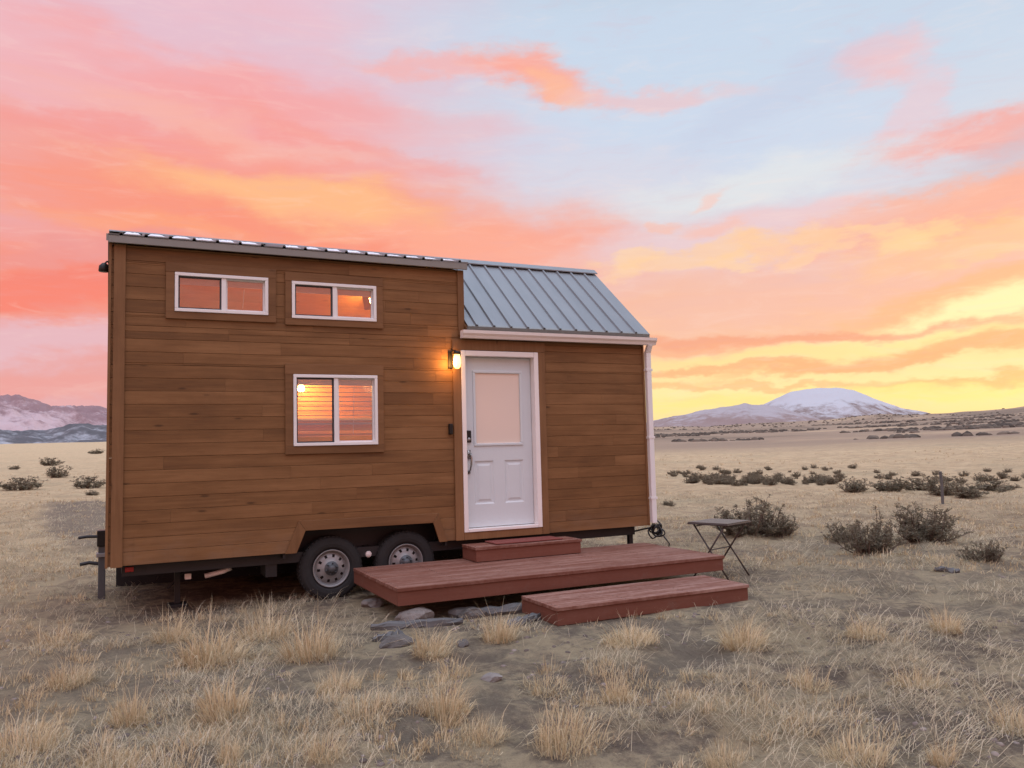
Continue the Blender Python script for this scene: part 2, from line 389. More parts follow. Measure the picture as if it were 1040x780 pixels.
c = t.mix(t.m('MULTIPLY', t.ss(n6, .46, .30), t.m('MULTIPLY', .4, t.ss(dist, 16, 6))), c, (.08, .065, .055, 1))
c = t.mix(1.0, c, (1.16, 1.18, 1.12, 1), 'MULTIPLY')
t.set(b.inputs['Base Color'], c)
h = t.m('ADD', t.m('MULTIPLY', n2, 1.0), t.m('ADD', t.m('MULTIPLY', n4, .6), t.m('MULTIPLY', n6, .2))); bump(t, b, h, .07, 1.0)
me = fast_mesh('ground', V, F, F3, None, m, True)
g = bpy.data.objects.new('ground', me); C.objects.link(g); tag(g, kind='structure')

# ------------------------------------------------------------------ mountains
def mountain(name, prof, r0, r1, rc, seed, m, amp, roundw=1.0, step=.06):
    """prof: list of photo outline points -> ridge height by azimuth; a polar height field with real depth"""
    pa = []
    for px, py in prof:
        a, e = azel(px, py); pa.append((a, math.tan(R(e))*rc))
    pa = np.array(pa); az = np.arange(pa[0, 0], pa[-1, 0], step); H = np.interp(az, pa[:, 0], pa[:, 1])
    k = np.ones(5)/5; H = np.convolve(np.pad(H, 2, 'edge'), k, 'valid')
    r = np.linspace(r0, r1, 110); A, Rr = np.meshgrid(az, r); Hh = np.tile(H, (len(r), 1))
    x = CAM[0]+Rr*np.sin(np.radians(A)); y = CAM[1]+Rr*np.cos(np.radians(A))
    w = np.where(Rr < rc, sstep(r0, rc, Rr)**roundw, sstep(r1, rc, Rr))
    s = (r1-r0)/13
    n = fbm(x/s, y/s, 6, seed); rid = -np.abs(fbm(x/s*.8+5, y/s*.8, 5, seed+50))
    base = -60.0
    z = base+(Hh-base)*np.clip(w*(1+.0*n), 0, 1.2)+(n*.5+rid+.15)*amp*Hh.max()*np.clip(w*(1.25-w)*3.2, 0, 1)
    nr, na = x.shape; V = np.stack([x.ravel(), y.ravel(), z.ravel()], 1)
    i, j = np.meshgrid(np.arange(nr-1), np.arange(na-1), indexing='ij')
    F = np.stack([i*na+j, i*na+j+1, (i+1)*na+j+1, (i+1)*na+j], -1).reshape(-1, 4)[:, ::-1]
    o = bpy.data.objects.new(name, fast_mesh(name, V, F, np.zeros((0, 3), int), None, m, True)); C.objects.link(o)
    return tag(o, kind='structure')
def mtnmat(name, rock, rock2, snow, z0, z1, sc, cov):
    m, t, b = mat(name); gm = t.n('ShaderNodeNewGeometry'); P = gm.outputs['Position']
    zz = t.n('ShaderNodeSeparateXYZ', ins={0: P}).outputs[2]
    n = t.noise(P, sc, 8, .65); n2 = t.noise(P, sc*4, 6, .7); n3 = t.noise(t.scale(P, (1, 1, .25)), sc*12, 5, .7)
    alt = t.n('ShaderNodeMapRange', ins={0: zz, 1: z0, 2: z1}).outputs[0]
    f = t.m('ADD', t.m('ADD', t.m('MULTIPLY', t.m('SUBTRACT', n, .5), 1.3), t.m('MULTIPLY', t.m('SUBTRACT', n2, .5), .8)), t.m('ADD', alt, t.m('MULTIPLY', t.m('SUBTRACT', n3, .5), .5)))
    c = t.mix(t.m('MULTIPLY', t.ss(f, .5-.22, .5+.25), cov), t.mix(n2, rock, rock2), snow)
    t.set(b.inputs['Base Color'], c); b.inputs['Roughness'].default_value = .95; b.inputs['Specular IOR Level'].default_value = .1; return m
mr = mtnmat('snowy_summit', (.17, .125, .115, 1), (.25, .19, .17, 1), (.46, .46, .485, 1), 60, 440, .0016, .92)
mountain('snowy_mountain', [(690, 445), (720, 434), (745, 423), (768, 414), (788, 404), (802, 398), (818, 395.5), (835, 394), (852, 394), (866, 396.5), (880, 401.5), (898, 408.5), (915, 414.5), (935, 419), (960, 424), (1000, 430)], 6800, 11500, 9000, 4, mr, .09)
mr2 = mtnmat('snow_dusted_ridge', (.22, .16, .15, 1), (.30, .23, .21, 1), (.42, .41, .44, 1), 60, 420, .002, .55)
mountain('snow_dusted_ridge', [(560, 450), (600, 440), (640, 433), (665, 427), (690, 421.5), (715, 417), (728, 416), (742, 413), (752, 410.5), (757, 409.5), (764, 412), (774, 412), (790, 414), (820, 421), (870, 430)], 6000, 9800, 7800, 14, mr2, .13)
ml = mtnmat('rosy_far_range', (.20, .135, .145, 1), (.30, .19, .19, 1), (.50, .385, .395, 1), 980, 120, .0012, .85)  # snow tinted pink: alpenglow put into its colour
mountain('far_range', [(-260, 418), (-160, 408), (-90, 398), (-40, 399), (0, 404), (12, 406), (25, 410), (38, 412), (52, 415.5), (75, 416), (95, 415), (112, 415), (160, 412), (260, 425), (420, 440)], 9000, 16000, 13500, 24, ml, .34, .8)
mf = mtnmat('dark_foothills', (.075, .077, .085, 1), (.13, .122, .128, 1), (.42, .43, .46, 1), 620, -800, .0022, .8)
mountain('foothills', [(-260, 436), (-120, 430), (-40, 436), (0, 437), (25, 440), (45, 439), (58, 434), (72, 432), (90, 433), (112, 431.5), (160, 432), (260, 440), (420, 450)], 3600, 6400, 5200, 35, mf, .3)

# ------------------------------------------------------------------ tiny house
LX, WY, ZB = 6.38, 2.48, .556          # length, width, underside of the siding
ZT, ZE = 3.78, 3.06                    # tall part, low part wall tops
RY, RZ = 1.24, 4.17                    # ridge
DX = 3.80                              # where the tall part ends
house = empty('tiny_house', (3.19, 1.24, 0), 'brown wooden tiny house on wheels with grey metal roof and white door', 'tiny house')
W = [(.566, 1.505, 3.12, 3.53), (1.757, 2.710, 3.103, 3.515), (1.769, 2.711, 1.70, 2.484)]
CAS = [(.478, 1.590, 3.043, 3.628), (1.684, 2.792, 3.028, 3.612), (1.680, 2.786, 1.612, 2.598)]
DOORH = (3.745, 4.785, .64, 2.806)
FEN = [(1.797, ZB), (1.893, .785), (3.359, .778), (3.433, ZB)]
def minus(x0, x1, z0, z1, holes):
    xs = sorted({x0, x1, *[min(max(h[k], x0), x1) for h in holes for k in (0, 1)]}); zs = sorted({z0, z1, *[min(max(h[k], z0), z1) for h in holes for k in (2, 3)]})
    for zi in range(len(zs)-1):
        run = None
        for xi in range(len(xs)-1):
            cx, cz = (xs[xi]+xs[xi+1])/2, (zs[zi]+zs[zi+1])/2
            free = not any(h[0] < cx < h[1] and h[2] < cz < h[3] for h in holes) and zs[zi+1]-zs[zi] > 1e-6
            if free: run = (run[0], xs[xi+1]) if run else (xs[xi], xs[xi+1])
            if (not free or xi == len(xs)-2) and run: yield (run[0], run[1], zs[zi], zs[zi+1]); run = None
# --- front wall: backing plus lapped boards
fw = MB()
wh = W+[DOORH, (1.68, 3.50, ZB, .90)]
for q in list(minus(0, DX, ZB, ZT, wh))+list(minus(DX, LX, ZB, ZE, wh)): fw.box(q[0], q[1], .022, .12, q[2], q[3], .5, 1)
def board(mb, xa0, xb0, xa1, xb1, z0, z1, y=0.0, th=.02, bv=.0028):
    """one board, ends may slope: (xa0..xb0) at z0, (xa1..xb1) at z1, face towards -Y with eased edges"""
    d = random.uniform(-.001, .001)
    o = [(xa0, y+.004+d, z0), (xb0, y+.004+d, z0), (xb1, y+.004+d, z1), (xa1, y+.004+d, z1)]
    i_ = [(xa0+bv*.1, y+d, z0+bv), (xb0-bv*.1, y+d, z0+bv), (xb1-bv*.1, y+d, z1-bv), (xa1+bv*.1, y+d, z1-bv)]
    k = [(p[0], y+th, p[2]) for p in o]
    mb.add(o+i_+k, [(4, 5, 6, 7), (0, 1, 5, 4), (1, 2, 6, 5), (2, 3, 7, 6), (3, 0, 4, 7), (8, 9, 1, 0), (9, 10, 2, 1), (10, 11, 3, 2), (11, 8, 0, 3)])
ROW = .1335
holes = [(c[0]+.02, c[1]-.02, c[2]+.02, c[3]-.02) for c in CAS]+[(3.66, 4.86, ZB, 2.90)]
def fencut(z):  # the wheel-arch opening with its trim, at height z
    if z > .80: return None
    t_ = (z-ZB)/(.785-ZB); return (FEN[0][0]+(FEN[1][0]-FEN[0][0])*t_-.05, FEN[3][0]+(FEN[2][0]-FEN[3][0])*t_+.03)
k = 0
while ZB+k*ROW < ZT-.01:
    z0 = ZB+k*ROW; z1 = min(z0+ROW-.0012, ZT); xend = LX if z1 < ZE+.02 else DX
    z1 = min(z1, ZE) if xend == LX else z1
    cuts = [0.0]; x = random.uniform(.4, 2.6)
    while x < xend-.25: cuts.append(x); x += random.choice([.6, .95, 1.3, 1.9, 2.6, 3.2])*random.uniform(.85, 1.15)
    cuts.append(xend)
    zs = sorted({z0, z1, *[h[q] for h in holes for q in (2, 3) if z0+.01 < h[q] < z1-.01]})
    for zi in range(len(zs)-1):
        za, zb = zs[zi], zs[zi+1]; cz = (za+zb)/2
        for ci in range(len(cuts)-1):
            segs = [(cuts[ci]+.0004, cuts[ci+1]-.0004)]
            for h in holes:
                if h[2]-1e-6 < cz < h[3]+1e-6:
                    nx = []
                    for a, b_ in segs:
                        if h[1] <= a or h[0] >= b_: nx.append((a, b_)); continue
                        if h[0] > a: nx.append((a, h[0]))
                        if h[1] < b_: nx.append((h[1], b_))
                    segs = nx
            for a, b_ in segs:
                if b_-a < .01: continue
                f0, f1 = fencut(za), fencut(min(zb, .79)) if za < .78 else None
                if f0 and f1 and b_ > min(f0[0], f1[0]) and a < max(f0[1], f1[1]):
                    if a < f0[0]-.02: board(fw, a, min(b_, f0[0]), a, min(b_, f1[0]), za, zb)
                    if b_ > f0[1]+.02: board(fw, max(a, f0[1]), b_, max(a, f1[1]), b_, za, zb)
                else: board(fw, a, b_, a, b_, za, zb)
    k += 1
fwo = fw.build('front_wall', [MT['siding'], MT['backing']], house)
# --- end walls and back wall (boards run along the wall)
def gable(mb, poly, xa, xb): mb.prism(poly, 0, xa, xb, .5, 1)
ew = MB(); gable(ew, [(.125, ZB), (WY, ZB), (WY, ZE), (RY, RZ-.07), (.125, ZT-.02)], 0, .10)
z = ZB
while z < 4.0:
    z1 = z+ROW-.0045
    def span(zz):
        y0 = 0 if zz <= ZT else (zz-ZT)/((RZ-.07)-ZT)*RY; y1 = WY if zz <= ZE else WY-(zz-ZE)/((RZ-.07)-ZE)*(WY-RY); return y0, y1
    a0, a1 = span(z), span(z1)
    if a1[1]-a1[0] > .05: ew.add([(-.024, a0[0], z), (-.024, a0[1], z), (-.024, a1[1], z1), (-.024, a1[0], z1), (0, a0[0], z), (0, a0[1], z), (0, a1[1], z1), (0, a1[0], z1)], [(0, 3, 2, 1), (0, 1, 5, 4), (3, 7, 6, 2), (0, 4, 7, 3), (1, 2, 6, 5)])
    z += ROW
ew.build('end_wall', [MT['siding'], MT['backing']], house)
e2 = MB(); gable(e2, [(.125, ZB), (WY, ZB), (WY, ZE), (RY, RZ-.07), (.125, ZE)], LX-.10, LX)
z = ZB
while z < 4.0:
    z1 = z+ROW-.0045
    def span2(zz):
        q = 0 if zz <= ZE else (zz-ZE)/((RZ-.07)-ZE)*RY; return q, WY-q
    a0, a1 = span2(z), span2(z1)
    if a1[1]-a1[0] > .05: e2.add([(LX+.02, a0[0], z), (LX+.02, a0[1], z), (LX+.02, a1[1], z1), (LX+.02, a1[0], z1), (LX, a0[0], z), (LX, a0[1], z), (LX, a1[1], z1), (LX, a1[0], z1)], [(0, 1, 2, 3), (0, 4, 5, 1), (3, 2, 6, 7), (0, 3, 7, 4), (1, 5, 6, 2)])
    z += ROW
e2.build('end_wall', [MT['siding'], MT['backing']], house)
bw = MB(); bw.box(.1, LX-.1, WY-.1, WY, ZB, ZE, .5, 1)
z = ZB
while z < ZE-.02: bw.box(0, LX, WY, WY+.02, z, min(z+ROW-.0045, ZE)); z += ROW
bw.build('back_wall', [MT['siding'], MT['backing']], house)
ck = MB(); ck.prism([(0.0, ZE+.06), (0.02, ZT), (RY, RZ-.03)], 0, DX-.05, DX, .5); ck.build('dormer_cheek', MT['trimx'], house)
fl = MB(); fl.box(.05, 1.655, .1, WY-.05, ZB+.005, ZB+.07, .5).box(1.655, 3.545, .402, WY-.05, ZB+.005, ZB+.07, .5).box(3.545, LX-.05, .1, WY-.05, ZB+.005, ZB+.07, .5); fl.build('floor', MT['backing'], house)
# --- trim boards
def part(name, mb, mt, parent=None, **kw): return mb.build(name, mt, parent or house, **kw)
part('corner_trim', MB().box(-.002, .105, -.022, -.001, ZB-.01, ZT), MT['trimz'], bevel=.003)
part('corner_trim', MB().box(-.05, -.0245, -.022, .085, ZB-.01, ZT+.02), MT['trimz'], bevel=.003)
part('corner_trim', MB().box(3.722, DX+.002, -.022, -.001, 2.985, ZT), MT['trimz'], bevel=.003)
part('wheel_arch_trim', MB().add([(1.678, -.022, ZB-.004), (1.797, -.022, ZB-.004), (1.893, -.022, .785), (1.822, -.022, .893), (1.678, -.001, ZB-.004), (1.797, -.001, ZB-.004), (1.893, -.001, .785), (1.822, -.001, .893)], [(0, 1, 2, 3), (4, 7, 6, 5), (0, 4, 5, 1), (1, 5, 6, 2), (2, 6, 7, 3), (3, 7, 4, 0)]), MT['trimz'], bevel=.003)
part('wheel_arch_trim', MB().add([(1.895, -.018, .785), (3.36, -.018, .778), (3.425, -.018, .885), (1.824, -.018, .893), (1.895, -.001, .785), (3.36, -.001, .778), (3.425, -.001, .885), (1.824, -.001, .893)], [(0, 1, 2, 3), (4, 7, 6, 5), (0, 4, 5, 1), (1, 5, 6, 2), (2, 6, 7, 3), (3, 7, 4, 0)]), MT['trimx'], bevel=.003)
part('wheel_arch_trim', MB().add([(3.433, -.022, ZB-.004), (3.53, -.022, ZB-.004), (3.427, -.022, .885), (3.36, -.022, .778), (3.433, -.001, ZB-.004), (3.53, -.001, ZB-.004), (3.427, -.001, .885), (3.36, -.001, .778)], [(0, 1, 2, 3), (4, 7, 6, 5), (0, 4, 5, 1), (1, 5, 6, 2), (2, 6, 7, 3), (3, 7, 4, 0)]), MT['trimz'], bevel=.003)
# --- windows
def window(w, c, split, blind_h, cordx):
    x0, x1, z0, z1 = w
    wo = MB()
    f = .034
    for q in ((x0, x1, z1-f, z1), (x0, x1, z0, z0+f), (x0, x0+f, z0+f, z1-f), (x1-f, x1, z0+f, z1-f)): wo.box(q[0], q[1], -.034, .10, q[2], q[3], .5)
    wi = part('window', wo, MT['white'], bevel=.004)
    cs = MB()
    cs.box(c[0], c[1], -.024, -.001, z1+.002, c[3]); cs.box(c[0]+.002, c[1]-.002, -.0225, -.001, c[2], z0-.002)
    cs.box(c[0]+.003, x0-.002, -.0215, -.001, z0-.002, z1+.002); cs.box(x1+.002, c[1]-.003, -.0215, -.001, z0-.002, z1+.002)
    cs.build('casing', MT['trimx'], wi, bevel=.003)
    xs = x0+(x1-x0)*split
    MB().box(xs-.024, xs+.024, -.022, .05, z0+f, z1-f, .5).build('mullion', MT['white'], wi, bevel=.004)
    for a, b_, y in ((x0+f, xs-.024, .012), (xs+.024, x1-f, .03)):
        s_ = MB(); g_ = .016
        for q in ((a, b_, z1-f-g_, z1-f), (a, b_, z0+f, z0+f+g_), (a, a+g_, z0+f+g_, z1-f-g_), (b_-g_, b_, z0+f+g_, z1-f-g_)): s_.box(q[0], q[1], y-.012, y+.012, q[2], q[3], .5)
        s_.build('sash', MT['gasket'] if a < xs-.1 and y < .02 else MT['white'], wi)
        MB().box(a+g_-.002, b_-g_+.002, y-.003, y+.003, z0+f+g_-.002, z1-f-g_+.002, .5).build('pane', MT['glass'], wi)
    bl = MB()
    for q in range(max(2, int(blind_h/.018))): bl.box(x0+f+.004, x1-f-.004, .055, .07, z1-f-.004-(q+1)*.018, z1-f-.006-q*.018, .5)
    bl.build('blind', MT['blind'], wi)
    for cx in cordx: MB().tube([(cx, .09, z1-f-blind_h), (cx-.015, .09, z0+f+(z1-z0)*.12)], .003, 5, .5).build('cord', MT['pvc'], wi)
    return wi
def slats(wi, w, z_low):
    f = .034; q = MB(); z = w[3]-f-.10
    while z > z_low: q.add([(w[0]+f+.004, .078, z-.004), (w[1]-f-.004, .078, z-.004), (w[1]-f-.004, .098, z+.004), (w[0]+f+.004, .098, z+.004), (w[0]+f+.004, .078, z-.006), (w[1]-f-.004, .078, z-.006), (w[1]-f-.004, .098, z+.002), (w[0]+f+.004, .098, z+.002)], [(0, 1, 2, 3), (7, 6, 5, 4), (0, 4, 5, 1), (3, 2, 6, 7), (0, 3, 7, 4), (1, 5, 6, 2)], .5); z -= .052
    q.box(w[0]+f+.004, w[1]-f-.004, .076, .100, z_low-.022, z_low, .5); q.build('blind_slats', MT['blind'], wi)
window(W[0], CAS[0], .515, .085, [1.27]); window(W[1], CAS[1], .50, .085, []); slats(window(W[2], CAS[2], .50, .085, [2.47]), W[2], 1.955)
# --- door
dfm = MB(); dx0, dx1, dz0, dz1 = DOORH
dfm.box(dx0, dx0+.055, -.03, .11, dz0, dz1, .5); dfm.box(dx1-.06, dx1, -.03, .11, dz0, dz1, .5); dfm.box(dx0+.056, dx1-.061, -.029, .11, dz1-.065, dz1-.001, .5)
dfo = part('door_frame', dfm, MT['doortrim'], bevel=.005)
MB().box(dx0+.056, dx1-.061, -.035, .11, dz0+.001, dz0+.036, .5).build('threshold', MT['doortrim'], dfo, bevel=.004)
dc = MB(); dc.box(3.64, dx0-.002, -.024, -.001, ZB-.004, 2.808); dc.box(dx1+.002, 4.882, -.024, -.001, ZB-.004, 2.808); dc.box(3.635, 4.886, -.026, -.001, 2.81, 2.935); dc.box(dx0, dx1, -.023, -.001, ZB-.004, dz0-.003)
dc.build('casing', MT['trimz'], dfo, bevel=.003)
sx0, sx1, sz0, sz1, sy = dx0+.060, dx1-.066, dz0+.043, dz1-.070, .075
gx0, gx1, gz0, gz1 = sx0+.125, sx1-.125, 1.655, 2.575
dm = MB()
pan = [(sx0+.125, sx0+.125+.26, .955, 1.475), (sx1-.125-.26, sx1-.125, .955, 1.475)]
for q in minus(sx0, sx1, sz0, sz1, pan+[(gx0, gx1, gz0, gz1)]): dm.box(q[0], q[1], sy, sy+.045, q[2], q[3], .5)
for (a, b_, c_, d_) in pan:   # moulded panels: sloping recess then a raised field
    lv = [(0, 0), (.018, .012), (.035, .012), (.06, .003)]
    vs = []
    for ins, dep in lv: vs += [(a+ins, sy+dep, c_+ins), (b_-ins, sy+dep, c_+ins), (b_-ins, sy+dep, d_-ins), (a+ins, sy+dep, d_-ins)]
    fs = [(i*4+j, i*4+(j+1) % 4, i*4+4+(j+1) % 4, i*4+4+j) for i in range(3) for j in range(4)]+[(12, 13, 14, 15)]
    dm.add(vs, fs, .5)
door = part('door', dm, MT['doorwhite'])
gf = MB(); gw = .032
for q in ((gx0, gx1, gz1-gw, gz1), (gx0, gx1, gz0, gz0+gw), (gx0, gx0+gw, gz0+gw, gz1-gw), (gx1-gw, gx1, gz0+gw, gz1-gw)): gf.box(q[0], q[1], sy-.014, sy+.045, q[2], q[3], .5)
gf.build('glass_frame', MT['doorwhite'], door, bevel=.006)
MB().box(gx0+gw-.003, gx1-gw+.003, sy+.008, sy+.016, gz0+gw-.003, gz1-gw+.003, .5).build('glass_pane', MT['frost'], door)
hx = sx0+.055
kp = MB().box(hx-.033, hx+.033, sy-.022, sy-.0005, 1.70, 1.845, .5); kp.build('keypad', MT['blackmetal'], door, bevel=.008)
MB().lathe([(0, -.034), (.022, -.034), (.024, -.022)], (hx, sy, 1.735), 1, 20, .5).build('lock_cylinder', MT['nickel'], door, smooth=True)
hd = MB(); hd.box(hx-.02, hx+.02, sy-.012, sy-.0005, 1.50, 1.61, .5)
hd.tube([(hx, sy-.01, 1.56), (hx+.01, sy-.045, 1.565), (hx+.012, sy-.06, 1.52), (hx+.004, sy-.062, 1.43), (hx-.004, sy-.05, 1.37), (hx-.006, sy-.005, 1.345)], [.010, .011, .012, .011, .010, .012], 10, .5)
hd.lathe([(0, -.012), (.02, -.010), (.022, -.0005)], (hx-.006, sy, 1.34), 1, 16, .5)
hd.build('handle', MT['nickel'], door, smooth=True)
# --- porch lamp, doorbell box
lp = MB().box(3.585, 3.655, -.022, -.0015, 2.585, 2.79, .5); lamp = part('porch_lamp', lp, MT['blackmetal'], bevel=.006)
MB().tube([(3.62, -.02, 2.755), (3.62, -.075, 2.79), (3.645, -.115, 2.785), (3.655, -.12, 2.765)], .009, 8, .5).build('bracket', MT['blackmetal'], lamp, smooth=True)
MB().lathe([(0, .035), (.03, .035), (.044, .022), (.046, -.006), (.04, -.006)], (3.655, -.12, 2.745), 2, 24, .5).build('cap', MT['blackmetal'], lamp, smooth=True)
MB().lathe([(.034, 0), (.037, -.02), (.043, -.06), (.044, -.11), (.037, -.15), (.02, -.168), (0, -.172)], (3.655, -.12, 2.742), 2, 24, .5).build('lamp_glass', MT['bulb'], lamp, smooth=True)
part('doorbell_box', MB().box(3.573, 3.617, -.05, -.0015, 1.80, 1.925, .5), MT['blackmetal'], bevel=.006)
# lamp on the end wall
ol = MB().box(-.045, -.025, .25, .33, 3.55, 3.67, .5); olp = part('end_wall_lamp', ol, MT['blackmetal'], bevel=.004)
MB().lathe([(.02, .06), (.05, .03), (.055, -.02), (.05, -.03), (0, -.03)], (-.095, .29, 3.58), 2, 18, .5).build('lamp_hood', MT['blackmetal'], olp, smooth=True)
MB().tube([(-.03, .29, 3.64), (-.07, .29, 3.66), (-.095, .29, 3.63)], .010, 8, .5).build('bracket', MT['blackmetal'], olp)
# --- roof
def ribbed(mb, x0, x1, yA, zA, yB, zB_, pitch, th=.012, rh=.022, first=None):
    """standing-rib sheet from eave (yA,zA) to ridge (yB,zB_) running up the slope"""
    prof = [(x0, 0)]; x = (first if first is not None else x0+pitch*.5)
    while x < x1-.03: prof += [(x-.020, 0), (x-.010, rh), (x+.010, rh), (x+.020, 0)]; x += pitch
    prof.append((x1, 0)); n = len(prof)
    d = Vector((0, yB-yA, zB_-zA)).normalized(); nrm = Vector((0, -d.z, d.y)) if d.y > 0 else Vector((0, d.z, -d.y))
    vs = []
    for (y, z) in ((yA, zA), (yB, zB_)):
        for (px, h) in prof: vs.append((px, y+nrm.y*h, z+nrm.z*h))
        for (px, h) in prof: vs.append((px, y+nrm.y*(h-th), z+nrm.z*(h-th)))
    fs = []
    for i in range(n-1):
        fs += [(i, i+1, 2*n+i+1, 2*n+i), (n+i+1, n+i, 3*n+i, 3*n+i+1), (i+1, i, n+i, n+i+1), (2*n+i, 2*n+i+1, 3*n+i+1, 3*n+i)]
    fs += [(0, 2*n, 3*n, n), (n-1, 2*n-1, 4*n-1, 3*n-1)]
    mb.add(vs, fs, .5)
roof = MB(); ribbed(roof, DX+.01, LX+.05, -.11, 3.092, RY, RZ+.025, .229)
ribbed(roof, -.06, LX+.05, WY+.11, 3.092, RY, RZ+.025, .229)
ro = part('roof', roof, MT['roof'])
dr = MB(); ribbed(dr, -.055, DX+.035, -.10, 3.866, RY, RZ+.03, .229, first=.06)
part('dormer_roof', dr, MT['roof'])
rd = MB(); rd.prism([(RY-.085, RZ-.012), (RY-.085, RZ+.002), (RY, RZ+.070), (RY+.085, RZ+.002), (RY+.085, RZ-.012), (RY, RZ+.056)], 0, DX+.04, LX+.06, .5)
rd.build('ridge_cap', MT['roof'], ro)
rd = MB(); rd.prism([(RY-.15, RZ+.017), (RY-.145, RZ+.029), (RY, RZ+.071), (RY+.165, RZ-.056), (RY+.17, RZ-.075), (RY, RZ+.057)], 0, -.065, DX+.038, .5); rd.build('ridge_cap', MT['roof'], ro)
deck_ = MB(); deck_.prism([(-.06, 3.095), (RY, RZ-.012), (WY+.06, 3.095), (WY+.06, 3.06), (RY, RZ-.05), (-.06, 3.06)], 0, DX-.001, LX+.035, .5); deck_.prism([(-.06, 3.845), (RY, RZ), (WY+.06, 3.09), (WY+.06, 3.05), (RY, RZ-.06), (-.06, 3.79)], 0, -.045, DX-.002, .5)
part('roof_deck', deck_, MT['trimx'])
part('fascia', MB().box(-.058, DX+.025, -.092, -.062, 3.777, 3.852, .5), MT['fascia'], bevel=.003)
part('fascia', MB().prism([(-.115, 3.0865), (-.092, 3.108), (-.062, 3.10), (-.062, 3.035), (-.092, 3.035)], 0, DX+.012, LX+.052, .5), MT['fascia'])
part('rake_trim', MB().prism([(-.10, 3.085), (RY, RZ+.013), (WY+.10, 3.085), (WY+.10, 3.03), (RY, RZ-.055), (-.10, 3.03)], 0, LX+.036, LX+.058, .5), MT['fascia'])
part('rake_trim', MB().prism([(-.092, 3.862), (RY, RZ+.022), (WY+.10, 3.085), (WY+.10, 3.02), (RY, RZ-.055), (-.092, 3.79)], 0, -.075, -.0585, .5), MT['fascia'])
# snow left along the tall eave, between the ribs
x = .06
sl = (RZ+.03-3.866)/(RY+.10)
while x < DX-.15:
    if random.random() < .96:
        a = x+.024+random.uniform(0, .02); b_ = x+.229-.024-random.uniform(0, .03); n = 7; mm = 6; vs = []; dep = random.uniform(.25, .7); y0 = -.098+random.uniform(0, .02)
        for i in range(n):
            for j in range(mm):
                u, v_ = i/(n-1), j/(mm-1); yy = y0+v_*dep*(1+.15*math.sin(u*5+x*9)); xx = a+(b_-a)*u
                edge = min(1, 9*u*(1-u)+.25)*min(1, (v_*7+.35))*min(1, (1-v_)*5)
                hh = .022*edge*random.uniform(.75, 1.15) if 0 < i < n-1 and j < mm-1 else .003
                if x > 2.6: hh *= .65
                vs.append((xx, yy, 3.866+(yy+.10)*sl+.001+hh))
        vs += [(p[0], p[1], 3.866+(p[1]+.10)*sl+.0005) for p in vs[:]]
        N = n*mm; fs = [(i*mm+j, i*mm+j+1, (i+1)*mm+j+1, (i+1)*mm+j) for i in range(n-1) for j in range(mm-1)]
        fs += [(i*mm, (i+1)*mm, N+(i+1)*mm, N+i*mm) for i in range(n-1)]
        fs += [(j, N+j, N+j+1, j+1) for j in range(mm-1)]+[((n-1)*mm+j, (n-1)*mm+j+1, N+(n-1)*mm+j+1, N+(n-1)*mm+j) for j in range(mm-1)]
        o = MB().add([tuple(q) for q in vs], fs, .5).build('snow_patch', MT['snow'], ro, smooth=False)
    x += .229
# --- gutter and downspout
gprof = [(-.055, 2.945), (-.115, 2.945), (-.128, 2.975), (-.150, 3.000), (-.156, 3.036), (-.148, 3.036), (-.142, 3.004), (-.121, 2.981), (-.110, 2.952), (-.062, 2.952), (-.062, 3.036), (-.055, 3.036)]
gut = part('gutter', MB().prism(gprof, 0, 3.735, LX+.135, .5), MT['doortrim'])
MB().prism([gprof[i] for i in (0, 1, 2, 3, 4, 11)], 0, LX+.136, LX+.142, .5).build('end_cap', MT['doortrim'], gut)
MB().prism([gprof[i] for i in (0, 1, 2, 3, 4, 11)], 0, 3.729, 3.7345, .5).build('end_cap', MT['doortrim'], gut)
ds = MB(); X0, X1 = LX+.018, LX+.093
ds.prism([(-.125, 2.944), (-.065, 2.944), (-.004, 2.85), (-.004, .60), (-.068, .585), (-.068, 2.84)], 0, X0, X1, .5)
dso = part('downspout', ds, MT['white'], bevel=.01)
for z_ in (2.6, 1.7, .9): MB().box(X0-.012, X1+.012, -.071, -.0015, z_, z_+.03, .5).build('strap', MT['white'], dso)
part('corner_trim', MB().box(LX-.012, LX+.016, -.012, .08, ZB, ZE), MT['trimz'], bevel=.002)
# --- trailer
ch = MB()
ch.box(.10, 6.25, .14, .20, .435, ZB-.012, .5); ch.box(.10, 6.25, 2.26, 2.32, .435, ZB-.012, .5)
for x_ in (.1, .9, 1.7, 2.62, 3.5, 4.3, 5.1, 5.9, 6.19): ch.box(x_, x_+.06, .201, 2.259, .45, ZB-.014, .5)
cho = part('chassis', ch, MT['black'])
MB().box(.08, 1.655, .10, 2.38, ZB-.011, ZB+.003, .5).box(1.655, 3.545, .402, 2.38, ZB-.011, ZB+.003, .5).box(3.545, 6.3, .10, 2.38, ZB-.011, ZB+.003, .5).build('underbelly', MT['black'], cho)
wl = MB(); wl.box(1.70, 3.52, .37, .40, .50, .95, .5); wl.box(1.70, 3.52, .005, .37, .91, .93, .5); wl.box(1.66, 1.69, .03, .4, .50, .91, .5); wl.box(3.52, 3.54, .03, .4, .50, .91, .5)
part('wheel_well', wl, MT['black'])
MB().box(1.50, 1.62, .16, .5, .30, .50, .5).build('mud_flap', MT['black'], cho)
ax = MB()
for x_ in (2.195, 3.055): ax.tube([(x_, .30, .345), (x_, 2.2, .345)], .032, 10, .5)
for x_ in (2.195, 3.055): ax.tube([(x_-.33, .30, .44), (x_-.15, .30, .40), (x_, .30, .385), (x_+.15, .30, .40), (x_+.33, .30, .44)], .018, 6, .5)
ax.build('axle', MT['black'], cho)
